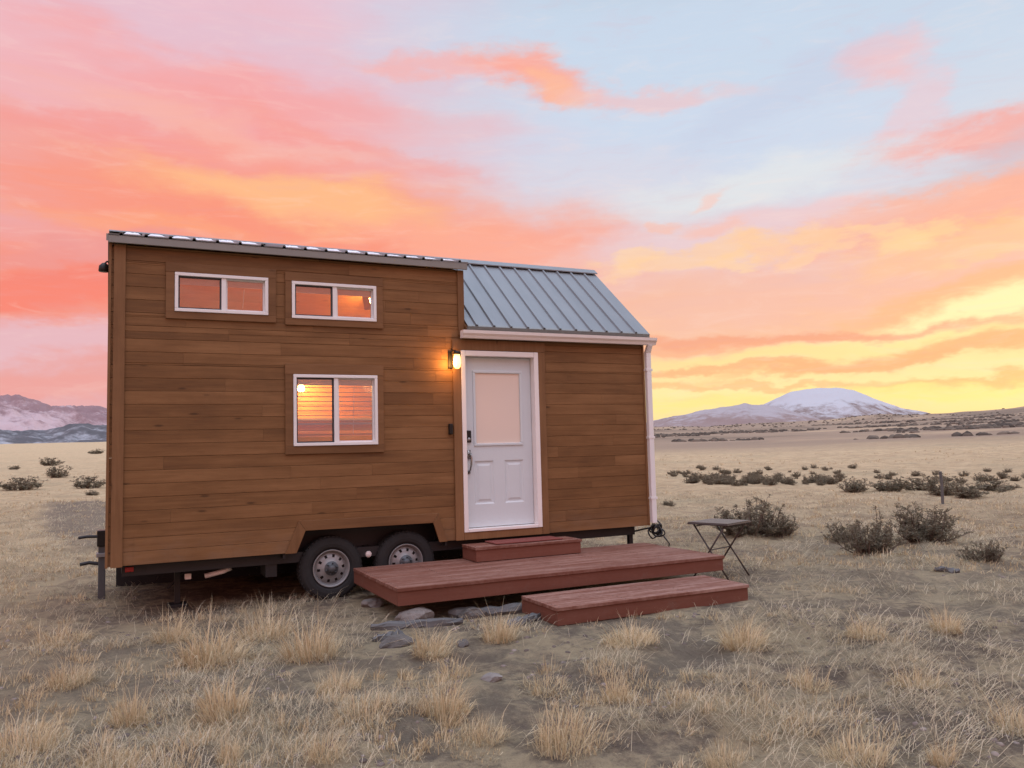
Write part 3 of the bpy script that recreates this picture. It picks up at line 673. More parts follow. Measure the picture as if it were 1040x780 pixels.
MB().lathe([(0, -.03), (.03, -.03), (.042, 0), (.0, .01)], (2.63, .15, .46), 1, 14, .5).build('suspension_cap', MT['pvc'], cho, smooth=True)
def wheel(x):
    c = (x, 0, .345); t_ = MB()
    t_.lathe([(.205, .10), (.235, .075), (.27, .068), (.315, .074), (.335, .09), (.345, .115), (.345, .235), (.335, .26), (.30, .275), (.22, .27), (.205, .25)], c, 1, 56, .5)
    for q in range(46):
        an = 2*math.pi*q/46; ca, sa = math.cos(an), math.sin(an)
        for (ya, yb, sh) in ((.098, .15, .0), (.155, .20, .5), (.205, .255, 0)):
            an2 = an+sh*2*math.pi/46; ca, sa = math.cos(an2), math.sin(an2); tx, tz = -sa*.016, ca*.016
            ra, rb = .340, .3505
            vs = []
            for rr_ in (ra, rb):
                for (y_, s_) in ((ya, -1), (yb, -1), (yb, 1), (ya, 1)): vs.append((x+ca*rr_+tx*s_, y_, .345+sa*rr_+tz*s_))
            t_.add(vs, [(4, 5, 6, 7), (0, 4, 7, 3), (1, 2, 6, 5), (0, 1, 5, 4), (2, 3, 7, 6)], .5)
    wo = t_.build('wheel', MT['tyre'], house, smooth=False)
    rm = MB(); rm.lathe([(.205, .25), (.196, .24), (.188, .12), (.195, .095), (.207, .083), (.202, .078), (.192, .082), (.180, .115), (.170, .128)], c, 1, 56, .5)
    # dished disc with ten round holes
    n = 60; ring = [.170, .153, .137, .121, .102, .078]; dep = [.128, .118, .108, .104, .100, .085]; vs = []
    for i in range(len(ring)):
        for j in range(n):
            th = 2*math.pi*j/n; r_ = ring[i]
            vs.append((x+r_*math.cos(th), dep[i], .345+r_*math.sin(th)))
    fs = []
    for i in range(len(ring)-1):
        for j in range(n):
            if i in (1, 2) and j % 6 in (0, 1): continue
            fs.append((i*n+j, i*n+(j+1) % n, (i+1)*n+(j+1) % n, (i+1)*n+j))
    rm.add(vs, fs, .5); rm.build('rim', MT['rim'], wo, smooth=True)
    hb = MB(); hb.lathe([(.080, .088), (.074, .078), (.045, .074), (.040, .045), (.030, .036), (0, .034)], c, 1, 32, .5)
    for q in range(6):
        an = 2*math.pi*q/6+.3; hb.lathe([(0, .062), (.010, .063), (.011, .080)], (x+.060*math.cos(an), 0, .345+.060*math.sin(an)), 1, 6, .5)
    hb.build('hub', MT['galv'], wo, smooth=True)
    MB().lathe([(0, .150), (.185, .150), (.185, .2), (0, .2)], c, 1, 32, .5).build('brake_drum', MT['black'], wo)
    return wo
wheel(2.195); wheel(3.055)
part('rear_light_blocker', MB().box(.05, LX-.05, 2.40, 2.43, -.08, ZB-.012, .5), MT['black'])  # added panel, blocks light from behind so the underside stays dark
part('tail_light', MB().box(.13, .21, .115, .139, .478, .528, .5), MT['redlens'], bevel=.006)
jk = MB(); jk.box(6.20, 6.26, .2, .26, .05, .43, .5); jk.box(6.14, 6.32, .14, .32, -.02, .05, .5); part('stabiliser_jack', jk, MT['black'], bevel=.004)
jk = MB(); jk.box(.62, .68, .62, .68, .04, .45, .5); jk.box(.55, .75, .55, .75, -.02, .04, .5); jk.tube([(.55, .65, .2), (.75, .65, .42)], .015, 6, .5); part('stabiliser_jack', jk, MT['black'], bevel=.004)
dp = MB(); dp.tube([(.90, .30, .35), (1.08, .26, .39), (1.15, .26, .41), (1.16, .26, .50)], .026, 12, .5); part('drain_pipe', dp, MT['pvc'], smooth=True)
part('valve_cover', MB().box(.70, .765, .30, .33, .33, .39, .5), MT['pvc'], bevel=.006)
# --- rooms behind the glass
rm = MB()
z = .64
while z < 4.0:      # back wall and end walls of pine boards
    z1 = min(z+.118, 3.02); 
    if z < 3.0: rm.box(.13, LX-.13, WY-.125, WY-.105, z, z1-.004)
    rm.box(.105, .125, .13, WY-.13, z, min(z+.114, 3.6)); z += .118
y = .10
while y < 2.3:      # sloping ceiling boards
    za = 3.74+(min(y, RY))*.20 if y < RY else 3.99-(y-RY)*.82; yb = y+.118; zb = 3.74+(min(yb, RY))*.20 if yb < RY+.02 else 3.99-(yb-RY)*.82
    vs = [(.12, y, za), (LX-.12 if y > RY else DX-.08, y, za), (LX-.12 if y > RY else DX-.08, yb-.004, zb), (.12, yb-.004, zb)]
    rm.add(vs, [(0, 3, 2, 1)]); y += .118
rm.add([(DX-.07, .13, .64), (DX-.07, WY-.12, .64), (DX-.07, WY-.12, 3.9), (DX-.07, .13, 3.75)], [(0, 3, 2, 1)], .4)
part('interior_boards', rm, MT['pine'])
part('loft_floor', MB().box(.13, DX-.09, .13, WY-.13, 2.70, 2.82, .6), MT['pine'])
part('room_floor', MB().box(.11, 1.655, .125, WY-.11, .632, .645, .4).box(1.655, 3.545, .402, WY-.11, .632, .645, .4).box(3.545, LX-.11, .125, WY-.11, .632, .645, .4), MT['pine'])
sh = MB(); sh.box(.6, 3.6, 2.05, 2.34, 2.055, 2.09, .5); part('shelf', sh, MT['grey_fabric'])
part('cabinet', MB().box(2.05, 3.6, 1.75, 2.34, .65, 1.86, .65).box(2.04, 3.6, 1.72, 2.34, 1.865, 1.90, .3), MT['pine'], bevel=.004)
part('fridge', MB().box(1.15, 2.0, 1.75, 2.33, .65, 1.80, .5).box(1.55, 1.58, 1.72, 1.749, 1.2, 1.7, .5), MT['grey_fabric'], bevel=.01)
p = at_y(305.8, 394.5, 2.1); il = MB(); il.lathe([(0, .05), (.03, .043), (.048, .015), (.05, -.01), (.035, -.04), (0, -.05)], tuple(p), 2, 20, .5)
il = part('indoor_bulb', il, MT['inbulb'], smooth=True); MB().tube([(p[0], p[1], p[2]+.05), (p[0], p[1]+.1, p[2]+.1), (p[0], 2.352, p[2]+.1)], .012, 8, .5).build('lamp_arm', MT['blackmetal'], il)
q2 = at_y(374, 304, 1.35); l2 = MB(); l2.lathe([(0, .04), (.03, .03), (.035, 0), (.02, -.04), (0, -.05)], tuple(q2+np.array([.05, .12, .0])), 2, 16, .5); l2o = part('loft_bulb', l2, MT['inbulb'], smooth=True)
MB().add([(q2[0]-.09, q2[1]-.05, q2[2]+.03), (q2[0]-.01, q2[1]-.05, q2[2]+.04), (q2[0]+.03, q2[1]-.05, q2[2]-.14), (q2[0]-.06, q2[1]-.05, q2[2]-.15), (q2[0]-.09, q2[1]-.03, q2[2]+.03), (q2[0]-.01, q2[1]-.03, q2[2]+.04), (q2[0]+.03, q2[1]-.03, q2[2]-.14), (q2[0]-.06, q2[1]-.03, q2[2]-.15)], [(0, 1, 2, 3), (7, 6, 5, 4), (0, 4, 5, 1), (1, 5, 6, 2), (2, 6, 7, 3), (3, 7, 4, 0)], .5).build('picture', MT['shade'], l2o)
def lampo(name, loc, w, col, rad):
    l = bpy.data.lights.new(name, 'POINT'); l.energy = w; l.color = col; l.shadow_soft_size = rad
    o = bpy.data.objects.new(name, l); C.objects.link(o); o.location = loc; return o
lampo('indoor_light', (p[0]+.05, p[1]-.12, p[2]), 42, (1, .56, .22), .06)
lampo('loft_light', (q2[0]+.05, q2[1]+.02, q2[2]), 18, (1, .55, .2), .05)
lampo('room_light', (2.9, .9, 2.45), 26, (1, .6, .28), .1)
lampo('loft_ceiling_light', (1.65, .3, 3.3), 13, (1, .6, .33), .1)
lampo('porch_light', (3.59, -.13, 2.64), 9.0, (1, .44, .10), .04)

# ------------------------------------------------------------------ deck, steps, mat
def platform(name, label, cat, x0, x1, y0, y1, zt, th, nb, tilt=(0, 0), top='deck'):
    o = empty(name, ((x0+x1)/2, (y0+y1)/2, zt-th), label, cat)
    bt = .032; w = (y1-y0)/nb; d = MB()
    for i in range(nb):
        e = random.uniform(-.004, .004); d.box(x0-.012+e, x1+.012+e, y0-.014+i*w*1.0, y0-.014+(i+1)*w-.006, zt-bt, zt+random.uniform(-.0015, .0015))
    for i in range(nb):
        for q in range(1+int((x1-x0)/.6)):
            xx = x0+.03+(x1-x0-.06)*q/max(1, int((x1-x0)/.6))
            for yy in (.25, .75): d.lathe([(.0055, -.004), (.0055, .0022), (0, .0022)], (xx, y0-.014+(i+yy)*w, zt), 2, 6, .5, 1)
    d.build('deck_boards', [MT[top], MT['black']], o, bevel=.004)
    MB().box(x0, x1, y0, y0+.036, zt-th, zt-bt-.001).build('skirt_board', MT['deckside'], o, bevel=.003)
    MB().box(x0, x1, y1-.036, y1, zt-th, zt-bt-.001).build('skirt_board', MT['deckside'], o, bevel=.003)
    for a, b_ in ((x0, x0+.036), (x1-.036, x1)): MB().box(a, b_, y0+.037, y1-.037, zt-th, zt-bt-.001).build('skirt_board', MT['deckend'], o, bevel=.003)
    n = 2 if x1-x0 < 1.6 else int((x1-x0)/.5)
    for i in range(1, n): xx = x0+(x1-x0)*i/n; MB().box(xx-.018, xx+.018, y0+.037, y1-.037, zt-th+.01, zt-bt-.001).build('joist', MT['greywood'], o)
    o.rotation_euler = (tilt[0], tilt[1], 0); return o
platform('deck_platform', 'large low red stained wooden platform in front of the white door', 'platform', 2.415, 6.25, -1.61, -.03, .345, .165, 11)
platform('deck_step', 'long lowest red wooden step on the ground before the platform', 'step', 3.65, 5.87, -2.43, -1.70, .172, .165, 5, top='stepworn')
platform('door_step', 'small red wooden box step on the platform under the white door', 'step', 3.70, 5.06, -.47, -.06, .515, .165, 3, top='stepworn')
dmm = MB().box(3.98, 4.86, -.40, -.07, .5185, .532, .5); tag(dmm.build('doormat', MT['mat_red'], None, bevel=.005), 'thin dark red doormat lying on the small box step', 'doormat')

# ------------------------------------------------------------------ stones and weathered timber round the deck
def rock(label, px, py, sx, sy, sz, seed, mt, rot=0.0, dz=0.0, loc=None):
    import bmesh
    bm = bmesh.new(); bmesh.ops.create_icosphere(bm, subdivisions=4, radius=1)
    rr = random.Random(seed)
    pl = [Vector((rr.gauss(0, 1), rr.gauss(0, 1), rr.gauss(0, .8))).normalized() for _ in range(11)]; pd = [rr.uniform(.62, .92) for _ in pl]
    for v in bm.verts:
        c = v.co.copy()
        for n_, d_ in zip(pl, pd):
            k_ = c.dot(n_)-d_
            if k_ > 0: c -= n_*k_*.9
        nn = float(fbm(np.array([c.x*2.2+seed]), np.array([c.y*2.2+c.z*1.7]), 4, seed)[0]); c *= 1+nn*.18
        v.co = Vector((c.x*sx, c.y*sy, c.z*sz))
    me = bpy.data.meshes.new('stone'); bm.to_mesh(me); bm.free(); me.materials.append(mt)
    o = bpy.data.objects.new('stone', me); C.objects.link(o)
    pt = on_ground(px, py) if loc is None else np.array([loc[0], loc[1], float(gz(loc[0], loc[1]))])
    o.location = (pt[0], pt[1], pt[2]+sz*.30+dz); o.rotation_euler = (0, 0, rot)
    return tag(o, label, 'stone')
rock('pale flat stone propping the front left corner of the platform', 0, 0, .20, .13, .105, 3, MT['stone'], .2, .01, (2.60, -1.56))
rock('pale rounded stone under the platform beside the front wheel', 0, 0, .12, .12, .08, 5, MT['stone'], .8, 0, (2.47, -.55))
rock('dark brown stone lying in the dirt left of the weathered timbers', 403, 655, .19, .09, .07, 8, MT['stone2'], .3)
rock('grey lumpy stone under the platform right of the pale corner stone', 0, 0, .15, .11, .07, 11, MT['stone2'], .1, 0, (3.15, -1.62))
rock('small pale stone half buried on the bare ground below the platform', 500, 690, .09, .07, .035, 15, MT['stone'], .5)
rock('small grey stone in the dirt near the bottom of the lowest step', 470, 655, .07, .05, .035, 17, MT['stone2'], 1.1)
def timber(label, a, b_, r, seed):
    A = on_ground(*a); B = on_ground(*b_); rr = random.Random(seed); n = 12; mb = MB(); pts = []; rd_ = []
    for i in range(n):
        q = A+(B-A)*i/(n-1); q = np.array([q[0]+rr.uniform(-.015, .015), q[1]+rr.uniform(-.015, .015), float(gz(q[0], q[1]))+r*.6]); pts.append(q); rd_.append(r*(rr.uniform(.8, 1.1) if 0 < i < n-1 else .6))
    c_ = np.mean(pts, 0); ang = math.atan2(B[1]-A[1], B[0]-A[0])
    ca, sa = math.cos(-ang), math.sin(-ang); lp_ = [((q[0]-c_[0])*ca-(q[1]-c_[1])*sa, (q[0]-c_[0])*sa+(q[1]-c_[1])*ca, q[2]-c_[2]) for q in pts]
    mb.tube(lp_, rd_, 9, .5)
    mb.v = [(x_+rr.uniform(-.008, .008), y_+rr.uniform(-.012, .012), z_+rr.uniform(-.012, .012)) for x_, y_, z_ in mb.v]
    o = mb.build('weathered_timber', MT['greywood']); o.location = tuple(c_); o.rotation_euler = (0, 0, ang)
    return tag(o, label, 'timber')
timber('longest grey weathered timber lying in front of the platform corner', (378, 640), (470, 634), .042, 1)
timber('grey weathered timber half under the platform behind the grass', (455, 627), (548, 620), .055, 2)
timber('short grey stick of timber left of the dark brown stone', (380, 652), (408, 645), .032, 3)
timber('grey timber stub angled against the end of the lowest step', (512, 640), (548, 629), .045, 4)
timber('dark fallen branch on the open ground left of the small green shrub', (950, 580), (974, 582), .035, 6)

# ------------------------------------------------------------------ folding table
ft = empty('folding_table', (6.66, -1.08, float(gz(6.66, -1.08))), 'small dark folding table with crossed legs beside the platform', 'table')
e1 = Vector((.944, .33, 0)); e2_ = Vector((.33, -.944, 0)); tc = Vector((6.66, -1.08, 0)); TZ = .672
def tp(a, b_, z_): return tc+e1*a+e2_*b_+Vector((0, 0, z_))
tt = MB(); hs = .27
for i in range(9):
    a0, a1 = -hs+i*.06, -hs+(i+1)*.06-.006
    tt.add([tp(a0, -hs, TZ), tp(a1, -hs, TZ), tp(a1, hs, TZ), tp(a0, hs, TZ), tp(a0, -hs, TZ-.012), tp(a1, -hs, TZ-.012), tp(a1, hs, TZ-.012), tp(a0, hs, TZ-.012)], [(3, 2, 1, 0), (4, 5, 6, 7), (0, 1, 5, 4), (1, 2, 6, 5), (2, 3, 7, 6), (3, 0, 4, 7)])
tt.build('tabletop', MT['tabletop'], ft)
rmm = MB(); rmm.tube([tp(-hs, -hs, TZ-.02), tp(hs, -hs, TZ-.02), tp(hs, hs, TZ-.02), tp(-hs, hs, TZ-.02), tp(-hs, -hs, TZ-.02)], .011, 6, .5); rmm.build('rim_bar', MT['tableleg'], ft)
for s_ in (-.235, .235):
    for d_ in (-1, 1):
        gg = float(gz(*(tp(s_, .23*d_, 0)[:2]))); MB().tube([tp(s_+.004*d_, -.215*d_, TZ-.03), tp(s_+.004*d_, .235*d_, gg)], .0105, 8, .5).build('leg', MT['tableleg'], ft, smooth=True)
for (b_, z_) in ((0, .345), (-.20, .62), (.20, .62)): MB().tube([tp(-.235, b_, z_), tp(.235, b_, z_)], .008, 6, .5).build('crossbar', MT['tableleg'], ft)

# ------------------------------------------------------------------ post and cables at the ends of the house
up = empty('utility_post', (-.09, 1.55, 0), 'dark metal utility post standing at the left end of the house', 'post')
MB().box(-.135, -.06, 1.50, 1.60, -.06, .62, .5).build('post', MT['galv'], up, bevel=.006)
MB().box(-.15, -.055, 1.48, 1.62, .62, .80, .5).build('meter_box', MT['blackmetal'], up, bevel=.008)
MB().box(-.155, -.05, 1.47, 1.63, .50, .545, .5).build('clamp', MT['rim'], up, bevel=.004)
MB().tube([(-.14, 1.55, .73), (-.25, 1.56, .735), (-.34, 1.57, .725)], .017, 8, .5).build('arm', MT['black'], up)
MB().tube([(-.125, 1.55, .42), (-.23, 1.56, .44), (-.32, 1.57, .425)], .02, 8, .5).build('arm', MT['black'], up)
cc = MB(); rr = random.Random(3)
for k_ in range(8):
    cx, cz, ra, rb = 6.50+rr.uniform(-.06, .06), .49+rr.uniform(-.04, .04), rr.uniform(.04, .10), rr.uniform(.05, .10); ph = rr.uniform(-.6, .6); y_ = -.02+rr.uniform(-.05, .06)
    cc.tube([(cx+ra*math.cos(t_)*math.cos(ph)-rb*math.sin(t_)*math.sin(ph), y_+.03*math.sin(t_*2+k_), cz+ra*math.cos(t_)*math.sin(ph)+rb*math.sin(t_)*math.cos(ph)) for t_ in [2*math.pi*i/18 for i in range(19)]], .010, 6, .5, cap=False)
cc.tube([(6.60, -.02, .40), (6.68, -.03, .30), (6.62, -.03, .12), (6.55, -.02, .01)], .010, 6, .5)
cc.tube([(6.44, .05, .52), (6.35, .1, .50), (6.28, .2, .47)], .012, 6, .5)
tag(cc.build('cable_coil', MT['black'], None, smooth=True), 'tangled coil of dark cable hanging below the white downspout', 'cable')

# ------------------------------------------------------------------ sagebrush
def shrub_mesh(name, seed, nb, leaf, n_leaf, ls):
    rg = np.random.default_rng(seed); V = []; F = []; A = []; M_ = []; vo = 0
    tips = []; mb = MB()
    for i in range(nb):
        th = rg.uniform(0, 2*np.pi); up_ = rg.uniform(.15, 1.45); hgt = rg.uniform(.55, 1.0)
        d = np.array([math.cos(th)*math.cos(up_), math.sin(th)*math.cos(up_), math.sin(up_)*1.05])*hgt*(.72+.28*math.sin(up_)); p0 = np.array([math.cos(th), math.sin(th), 0])*rg.uniform(0, .30)
        pts = [p0]; n = 5
        for k in range(1, n):
            t_ = k/(n-1); pts.append(p0+d*np.array([t_**.8*.62, t_**.8*.62, t_])+np.array([0, 0, .14*t_*t_])+rg.normal(0, .025, 3)*t_)
        mb.tube([tuple(q) for q in pts], [.016*(1-.8*k/(n-1)) for k in range(n)], 4, float(rg.uniform(.1, .9)), 1, cap=False)
        for s_ in range(leaf):
            t_ = rg.uniform(.10, 1); k = min(int(t_*(n-1)), n-2); f = t_*(n-1)-k; b0 = pts[k]*(1-f)+pts[k+1]*f
            dd = rg.normal(0, 1, 3); dd[2] = abs(dd[2])+.9; dd /= np.linalg.norm(dd); ln = rg.uniform(.08, .22)*(1.1-.35*t_)
            e = b0+dd*ln; mb.tube([tuple(b0), tuple(e)], [.0055, .002], 3, float(rg.uniform(.1, .9)), 1, cap=False); tips.append((b0, e, rg.uniform(0, .55)))
    nl = 0
    for (b0, e, tone) in tips:
        for q in range(n_leaf):
            t_ = rg.uniform(.25, 1.08); c = b0*(1-t_)+e*t_+rg.normal(0, .014, 3); dr_ = (e-b0)/np.linalg.norm(e-b0)+rg.normal(0, .7, 3); dr_ /= np.linalg.norm(dr_)
            sd = np.cross(dr_, rg.normal(0, 1, 3)); sd /= np.linalg.norm(sd)+1e-9; l_ = ls*rg.uniform(.6, 1.4); w_ = l_*.2
            mb.add([c-sd*w_*.4, c+dr_*l_*.55-sd*w_, c+dr_*l_, c+dr_*l_*.55+sd*w_], [(0, 1, 2, 3)], float(np.clip(tone+rg.uniform(0, .45), 0, 1)), 0)
    me = bpy.data.meshes.new(name); me.from_pydata(mb.v, [], mb.f); me.materials.append(MT['sage']); me.materials.append(MT['twig'])
    at = me.attributes.new('brd', 'FLOAT', 'FACE'); at.data.foreach_set('value', mb.a); me.polygons.foreach_set('material_index', mb.mi)
    v = np.array(mb.v); return me, v[:, 2].max(), np.percentile(np.abs(v[:, 0]), 98)
NEAR = [shrub_mesh('sagebrush', 100+i, 48, 12, 12, .052) for i in range(4)]
FAR = [shrub_mesh('sagebrush', 200+i, 30, 8, 7, .10) for i in range(4)]
PXM = lambda p: FPX/float(np.dot(p-CAM, FW))
def shrub(label, px, py, wpx, hpx, protos=NEAR, group=None, k=None):
    p = on_ground(px, py); me, hz, wx = protos[random.randrange(len(protos)) if k is None else k]
    o = bpy.data.objects.new('sagebrush', me); C.objects.link(o); s = PXM(p)
    sw = wpx/s/(2*wx); o.scale = (sw, sw*.9, hpx/s/hz); o.location = (p[0], p[1]+wpx/s*.2, p[2]-.02); o.rotation_euler = (0, 0, random.uniform(0, 6.3))
    return tag(o, label, 'shrub', group)
shrub('largest dark sagebrush, nearest of the pair right of the table', 893, 562, 62, 50, k=0)
shrub('low brown skirt of sagebrush on the left side of the largest shrub', 866, 550, 40, 24, k=1)
shrub('wide grey green sagebrush behind and right of the largest shrub', 950, 549, 66, 40, k=2)
shrub('small round green shrub, alone right of the big pair of sagebrush', 1006, 570, 38, 24, k=3)
shrub('twiggy mauve sagebrush behind the folding table', 770, 544, 68, 44, k=1)
shrub('low green sagebrush at the right foot of the mauve twiggy one', 796, 544, 36, 26, k=3)
shrub('tiny lone sagebrush just right of the white downspout', 681, 514, 14, 9, k=0)
for q in [('dark wide sagebrush farthest left on the plain', 20, 498, 38, 16), ('small dark sagebrush in the middle of the left plain', 59, 485, 26, 14), ('greenish sagebrush close to the left corner of the house', 90, 496, 30, 15), ('small grey sagebrush behind the middle one on the left plain', 50, 473, 20, 10), ('tiny green tuft of sage nearest the house on the left plain', 94, 503, 14, 7), ('tiny brown sagebrush high on the left plain beside the house', 97, 461, 16, 6), ('faint low brush high on the left edge of the plain', 14, 477, 12, 5)]:
    shrub(*q, protos=FAR)
for q in [('round dark sagebrush standing alone left of the far hedge like row', 872, 500, 27, 17), ('leftmost broad sagebrush of the far hedge like row', 908, 499, 34, 16), ('second sagebrush of the far row, paler brown', 938, 498, 34, 16), ('tallest sagebrush of the far row, behind the thin stake', 966, 503, 40, 22), ('brown sagebrush of the far row just right of the thin stake', 988, 506, 40, 18), ('long low sagebrush at the right end of the far row', 1018, 499, 44, 14), ('small sagebrush rising above the far row', 999, 489, 14, 10)]:
    shrub(*q, protos=FAR)
rr = random.Random(12)
for i in range(125):
    u = rr.random(); px = 672+u*190+rr.uniform(-8, 8); py = rr.choice([492, 490, 491, 489, 490, 487, 484, 481, 477])+rr.uniform(-1.4, 1.4)
    s = rr.uniform(.5, 1.1)*(1.0 if py > 487 else .62)
    if py > 487 and px < 700: px += 40
    shrub('small dark sagebrush in the scattered band on the far plain', px, py, 14*s, 9.5*s, FAR, 'sagebrush scattered in a band on the far plain')
for i in range(18):
    px = 1000+rr.uniform(-110, 60); py = 488+rr.uniform(-9, 3); s = rr.uniform(.5, 1.0)
    shrub('small sagebrush on the plain behind the far hedge like row', px, py, 14*s, 9*s, FAR, 'sagebrush behind the far row')
p = on_ground(957.5, 512); sp = MB(); hh = 33/PXM(p); sp.tube([(0, 0, -.1), (.01, 0, hh*.6), (-.01, 0, hh)], .035, 6, .5)
o = sp.build('fence_stake', MT['greywood']); o.location = tuple(p); tag(o, 'thin upright stake in front of the far row of sagebrush', 'stake')

# ------------------------------------------------------------------ dry grass
def blades(base, length, lean, az, width, tone, curl=1.0):
    """vectorised grass blades: 5 vertices, one quad + one tip triangle each"""
    n = len(length); d = np.stack([np.cos(az), np.sin(az), np.zeros(n)], 1); sd = np.stack([-np.sin(az+.6), np.cos(az+.6), np.zeros(n)], 1)
    up_ = np.array([0, 0, 1.0]); L1 = length*.55
    a1 = lean*.55; a2 = np.minimum(lean*1.35*curl, 2.2)
    p1 = base+d*(np.sin(a1)*L1)[:, None]+up_*(np.cos(a1)*L1)[:, None]
    p2 = p1+d*(np.sin(a2)*length*.45)[:, None]+up_*(np.cos(a2)*length*.45)[:, None]
    w = sd*(width*.5)[:, None]
    V = np.stack([base-w, base+w, p1+w*.8, p1-w*.8, p2], 1).reshape(-1, 3); o = np.arange(n)*5
    return V, np.stack([o, o+1, o+2, o+3], 1), np.stack([o+3, o+2, o+4], 1), tone
def grass_obj(name, parts, mt):
    V = []; Q = []; T = []; A = []; o = 0
    for v, q, t_, a in parts: V.append(v); Q.append(q+o); T.append(t_+o); A.append(a); o += len(v)
    A = np.concatenate(A); return fast_mesh(name, np.vstack(V), np.vstack(Q), np.vstack(T), np.concatenate([A, A]), mt)
def tuft_parts(rg, n, h, rad, splay=.75, tone=.45, wid=.0036):
    th = rg.uniform(0, 6.283, n); rr_ = rad*np.sqrt(rg.random(n)); b = np.stack([rr_*np.cos(th), rr_*np.sin(th), np.full(n, -.015)], 1)
    az = th+rg.normal(0, .9, n); lean = np.abs(rg.normal(0, splay, n))*.6+rr_/rad*.45
    ln = h*rg.uniform(.3, 1.0, n)**.9*(1-.25*rr_/rad); ln = np.where(rg.random(n) < .06, h*1.2, ln)
    return blades(b, ln, lean, az, wid*rg.uniform(.6, 1.4, n), np.clip(tone+rg.normal(0, .26, n), 0, 1))
def tuft_mesh(seed, n, h, rad, splay, tone):
    rg = np.random.default_rng(seed)
    ps = [tuft_parts(rg, n, h, rad, splay, tone), tuft_parts(rg, n//2, h*.5, rad*1.2, 1.3, tone-.2)]
    return grass_obj('grass_tuft', ps, MT['straw'])
TM = [tuft_mesh(i_+1, n_, h_, r_, sp_, to_) for i_, (n_, h_, r_, sp_, to_) in enumerate([(330, .29, .10, 1.0, .62), (300, .25, .12, 1.4, .6), (420, .30, .13, .9, .68), (280, .20, .14, 1.9, .56), (260, .27, .09, 1.2, .55), (360, .24, .16, 1.3, .66), (300, .30, .11, 1.1, .5)])]
TUFTS = [(215, 672, 62, 0, 'tall pale straw tuft in the open grass below the left wheel'), (228, 728, 66, 2, 'dense straw tuft below the tall pale one in the left foreground'), (132, 734, 52, 1, 'rounded straw tuft left of the dense one in the left foreground'),
 (70, 695, 44, 1, 'golden straw tuft left of the rounded tuft in the left foreground'), (20, 762, 52, 3, 'bushy straw tuft at the bottom left corner of the view'), (315, 668, 66, 0, 'tall straw tuft growing just below the visible front wheel'),
 (268, 648, 44, 1, 'straw tuft between the two tall ones below the wheel'), (452, 728, 62, 2, 'bright dense straw tuft in the bare dirt below the platform corner'), (437, 664, 40, 1, 'straw tuft in front of the weathered timbers'),
 (490, 748, 34, 3, 'low splayed straw tuft right of the bright dense one'), (578, 762, 62, 3, 'broad splayed straw tuft at the bottom middle of the view'), (625, 712, 44, 1, 'straw tuft below the right part of the lowest step'),
 (508, 650, 44, 0, 'spiky straw tuft at the left end of the lowest step'), (640, 652, 30, 3, 'low straw tuft against the front of the lowest step'), (755, 656, 44, 0, 'upright straw tuft off the right end of the lowest step'),
 (880, 646, 30, 1, 'small upright tuft alone on the right hand ground'), (961, 640, 36, 0, 'dark based upright tuft farthest right on the open ground'), (820, 698, 30, 3, 'low spread tuft in the middle of the right foreground'),
 (930, 694, 28, 3, 'flattened tuft right of the low spread one in the right foreground'), (865, 772, 40, 3, 'tuft at the bottom edge right of the bare grey patch'), (958, 776, 40, 1, 'tuft at the bottom edge near the right corner'),
 (1028, 742, 48, 1, 'brownish tuft on the right edge of the foreground'), (735, 776, 30, 3, 'tuft at the bottom edge just left of the bare grey patch'), (232, 772, 40, 1, 'straw tuft at the bottom edge below the dense left one'),
 (370, 730, 38, 3, 'loose straw tuft between the dense left and bright middle ones'), (105, 776, 32, 3, 'straw tuft on the bottom edge between the corner and the dense one'), (175, 650, 36, 1, 'straw tuft in front of the white drain pipe'), (60, 652, 32, 3, 'pale tuft left of the utility post in the grass'),
 (345, 700, 34, 1, 'grassy tuft below the tall one by the wheel'), (555, 700, 26, 3, 'thin tuft on the bare dirt below the lowest step'), (330, 768, 34, 1, 'straw tuft at the bottom edge left of the middle')]
for i, (px, py, hp, k, lab) in enumerate(TUFTS):
    p = on_ground(px, py); k = {0: [0, 4, 6], 1: [1, 5, 4], 2: [2, 6, 2], 3: [3, 5, 3]}[k][i % 3]; o = bpy.data.objects.new('grass_tuft', TM[k]); C.objects.link(o); s = .88*hp/PXM(p)/[.27, .22, .28, .165, .25, .21, .28][k]
    o.location = tuple(p); w_ = s*random.uniform(.85, 1.4); o.scale = (w_, w_, s); o.rotation_euler = (random.uniform(-.12, .12), random.uniform(-.12, .12), random.uniform(0, 6.3)); tag(o, lab, 'grass tuft', 'straw tufts in the foreground')

# ground cover: matted litter and small tufts, thinning with distance
def keep(x, y):
    under = (x > 2.3) & (x < 6.35) & (y > -1.72) & (y < .3)
    step_ = (x > 3.55) & (x < 5.95) & (y > -2.5) & (y < -1.6)
    body = (x > .3) & (x < 6.3) & (y > .45) & (y < 2.4)
    A_ = on_ground(478, 655); B_ = on_ground(548, 778); ex, ey = B_[0]-A_[0], B_[1]-A_[1]; t_ = np.clip(((x-A_[0])*ex+(y-A_[1])*ey)/(ex*ex+ey*ey), 0, 1.3)
    dpath = np.hypot(x-A_[0]-t_*ex, y-A_[1]-t_*ey)+fbm(x/.5, y/.5, 3, 222)*.22
    return ~(under | step_ | body | (dpath < .20))
def scatter(n, r0, r1, power=1.0):
    a = np.radians(rng.uniform(-12, 64, n)); r = r0*(r1/r0)**(rng.random(n)**power)
    x = CAM[0]+r*np.sin(a); y = CAM[1]+r*np.cos(a); k = keep(x, y); return x[k], y[k], r[k]
parts = []
x, y, r = scatter(210000, 2.6, 26)
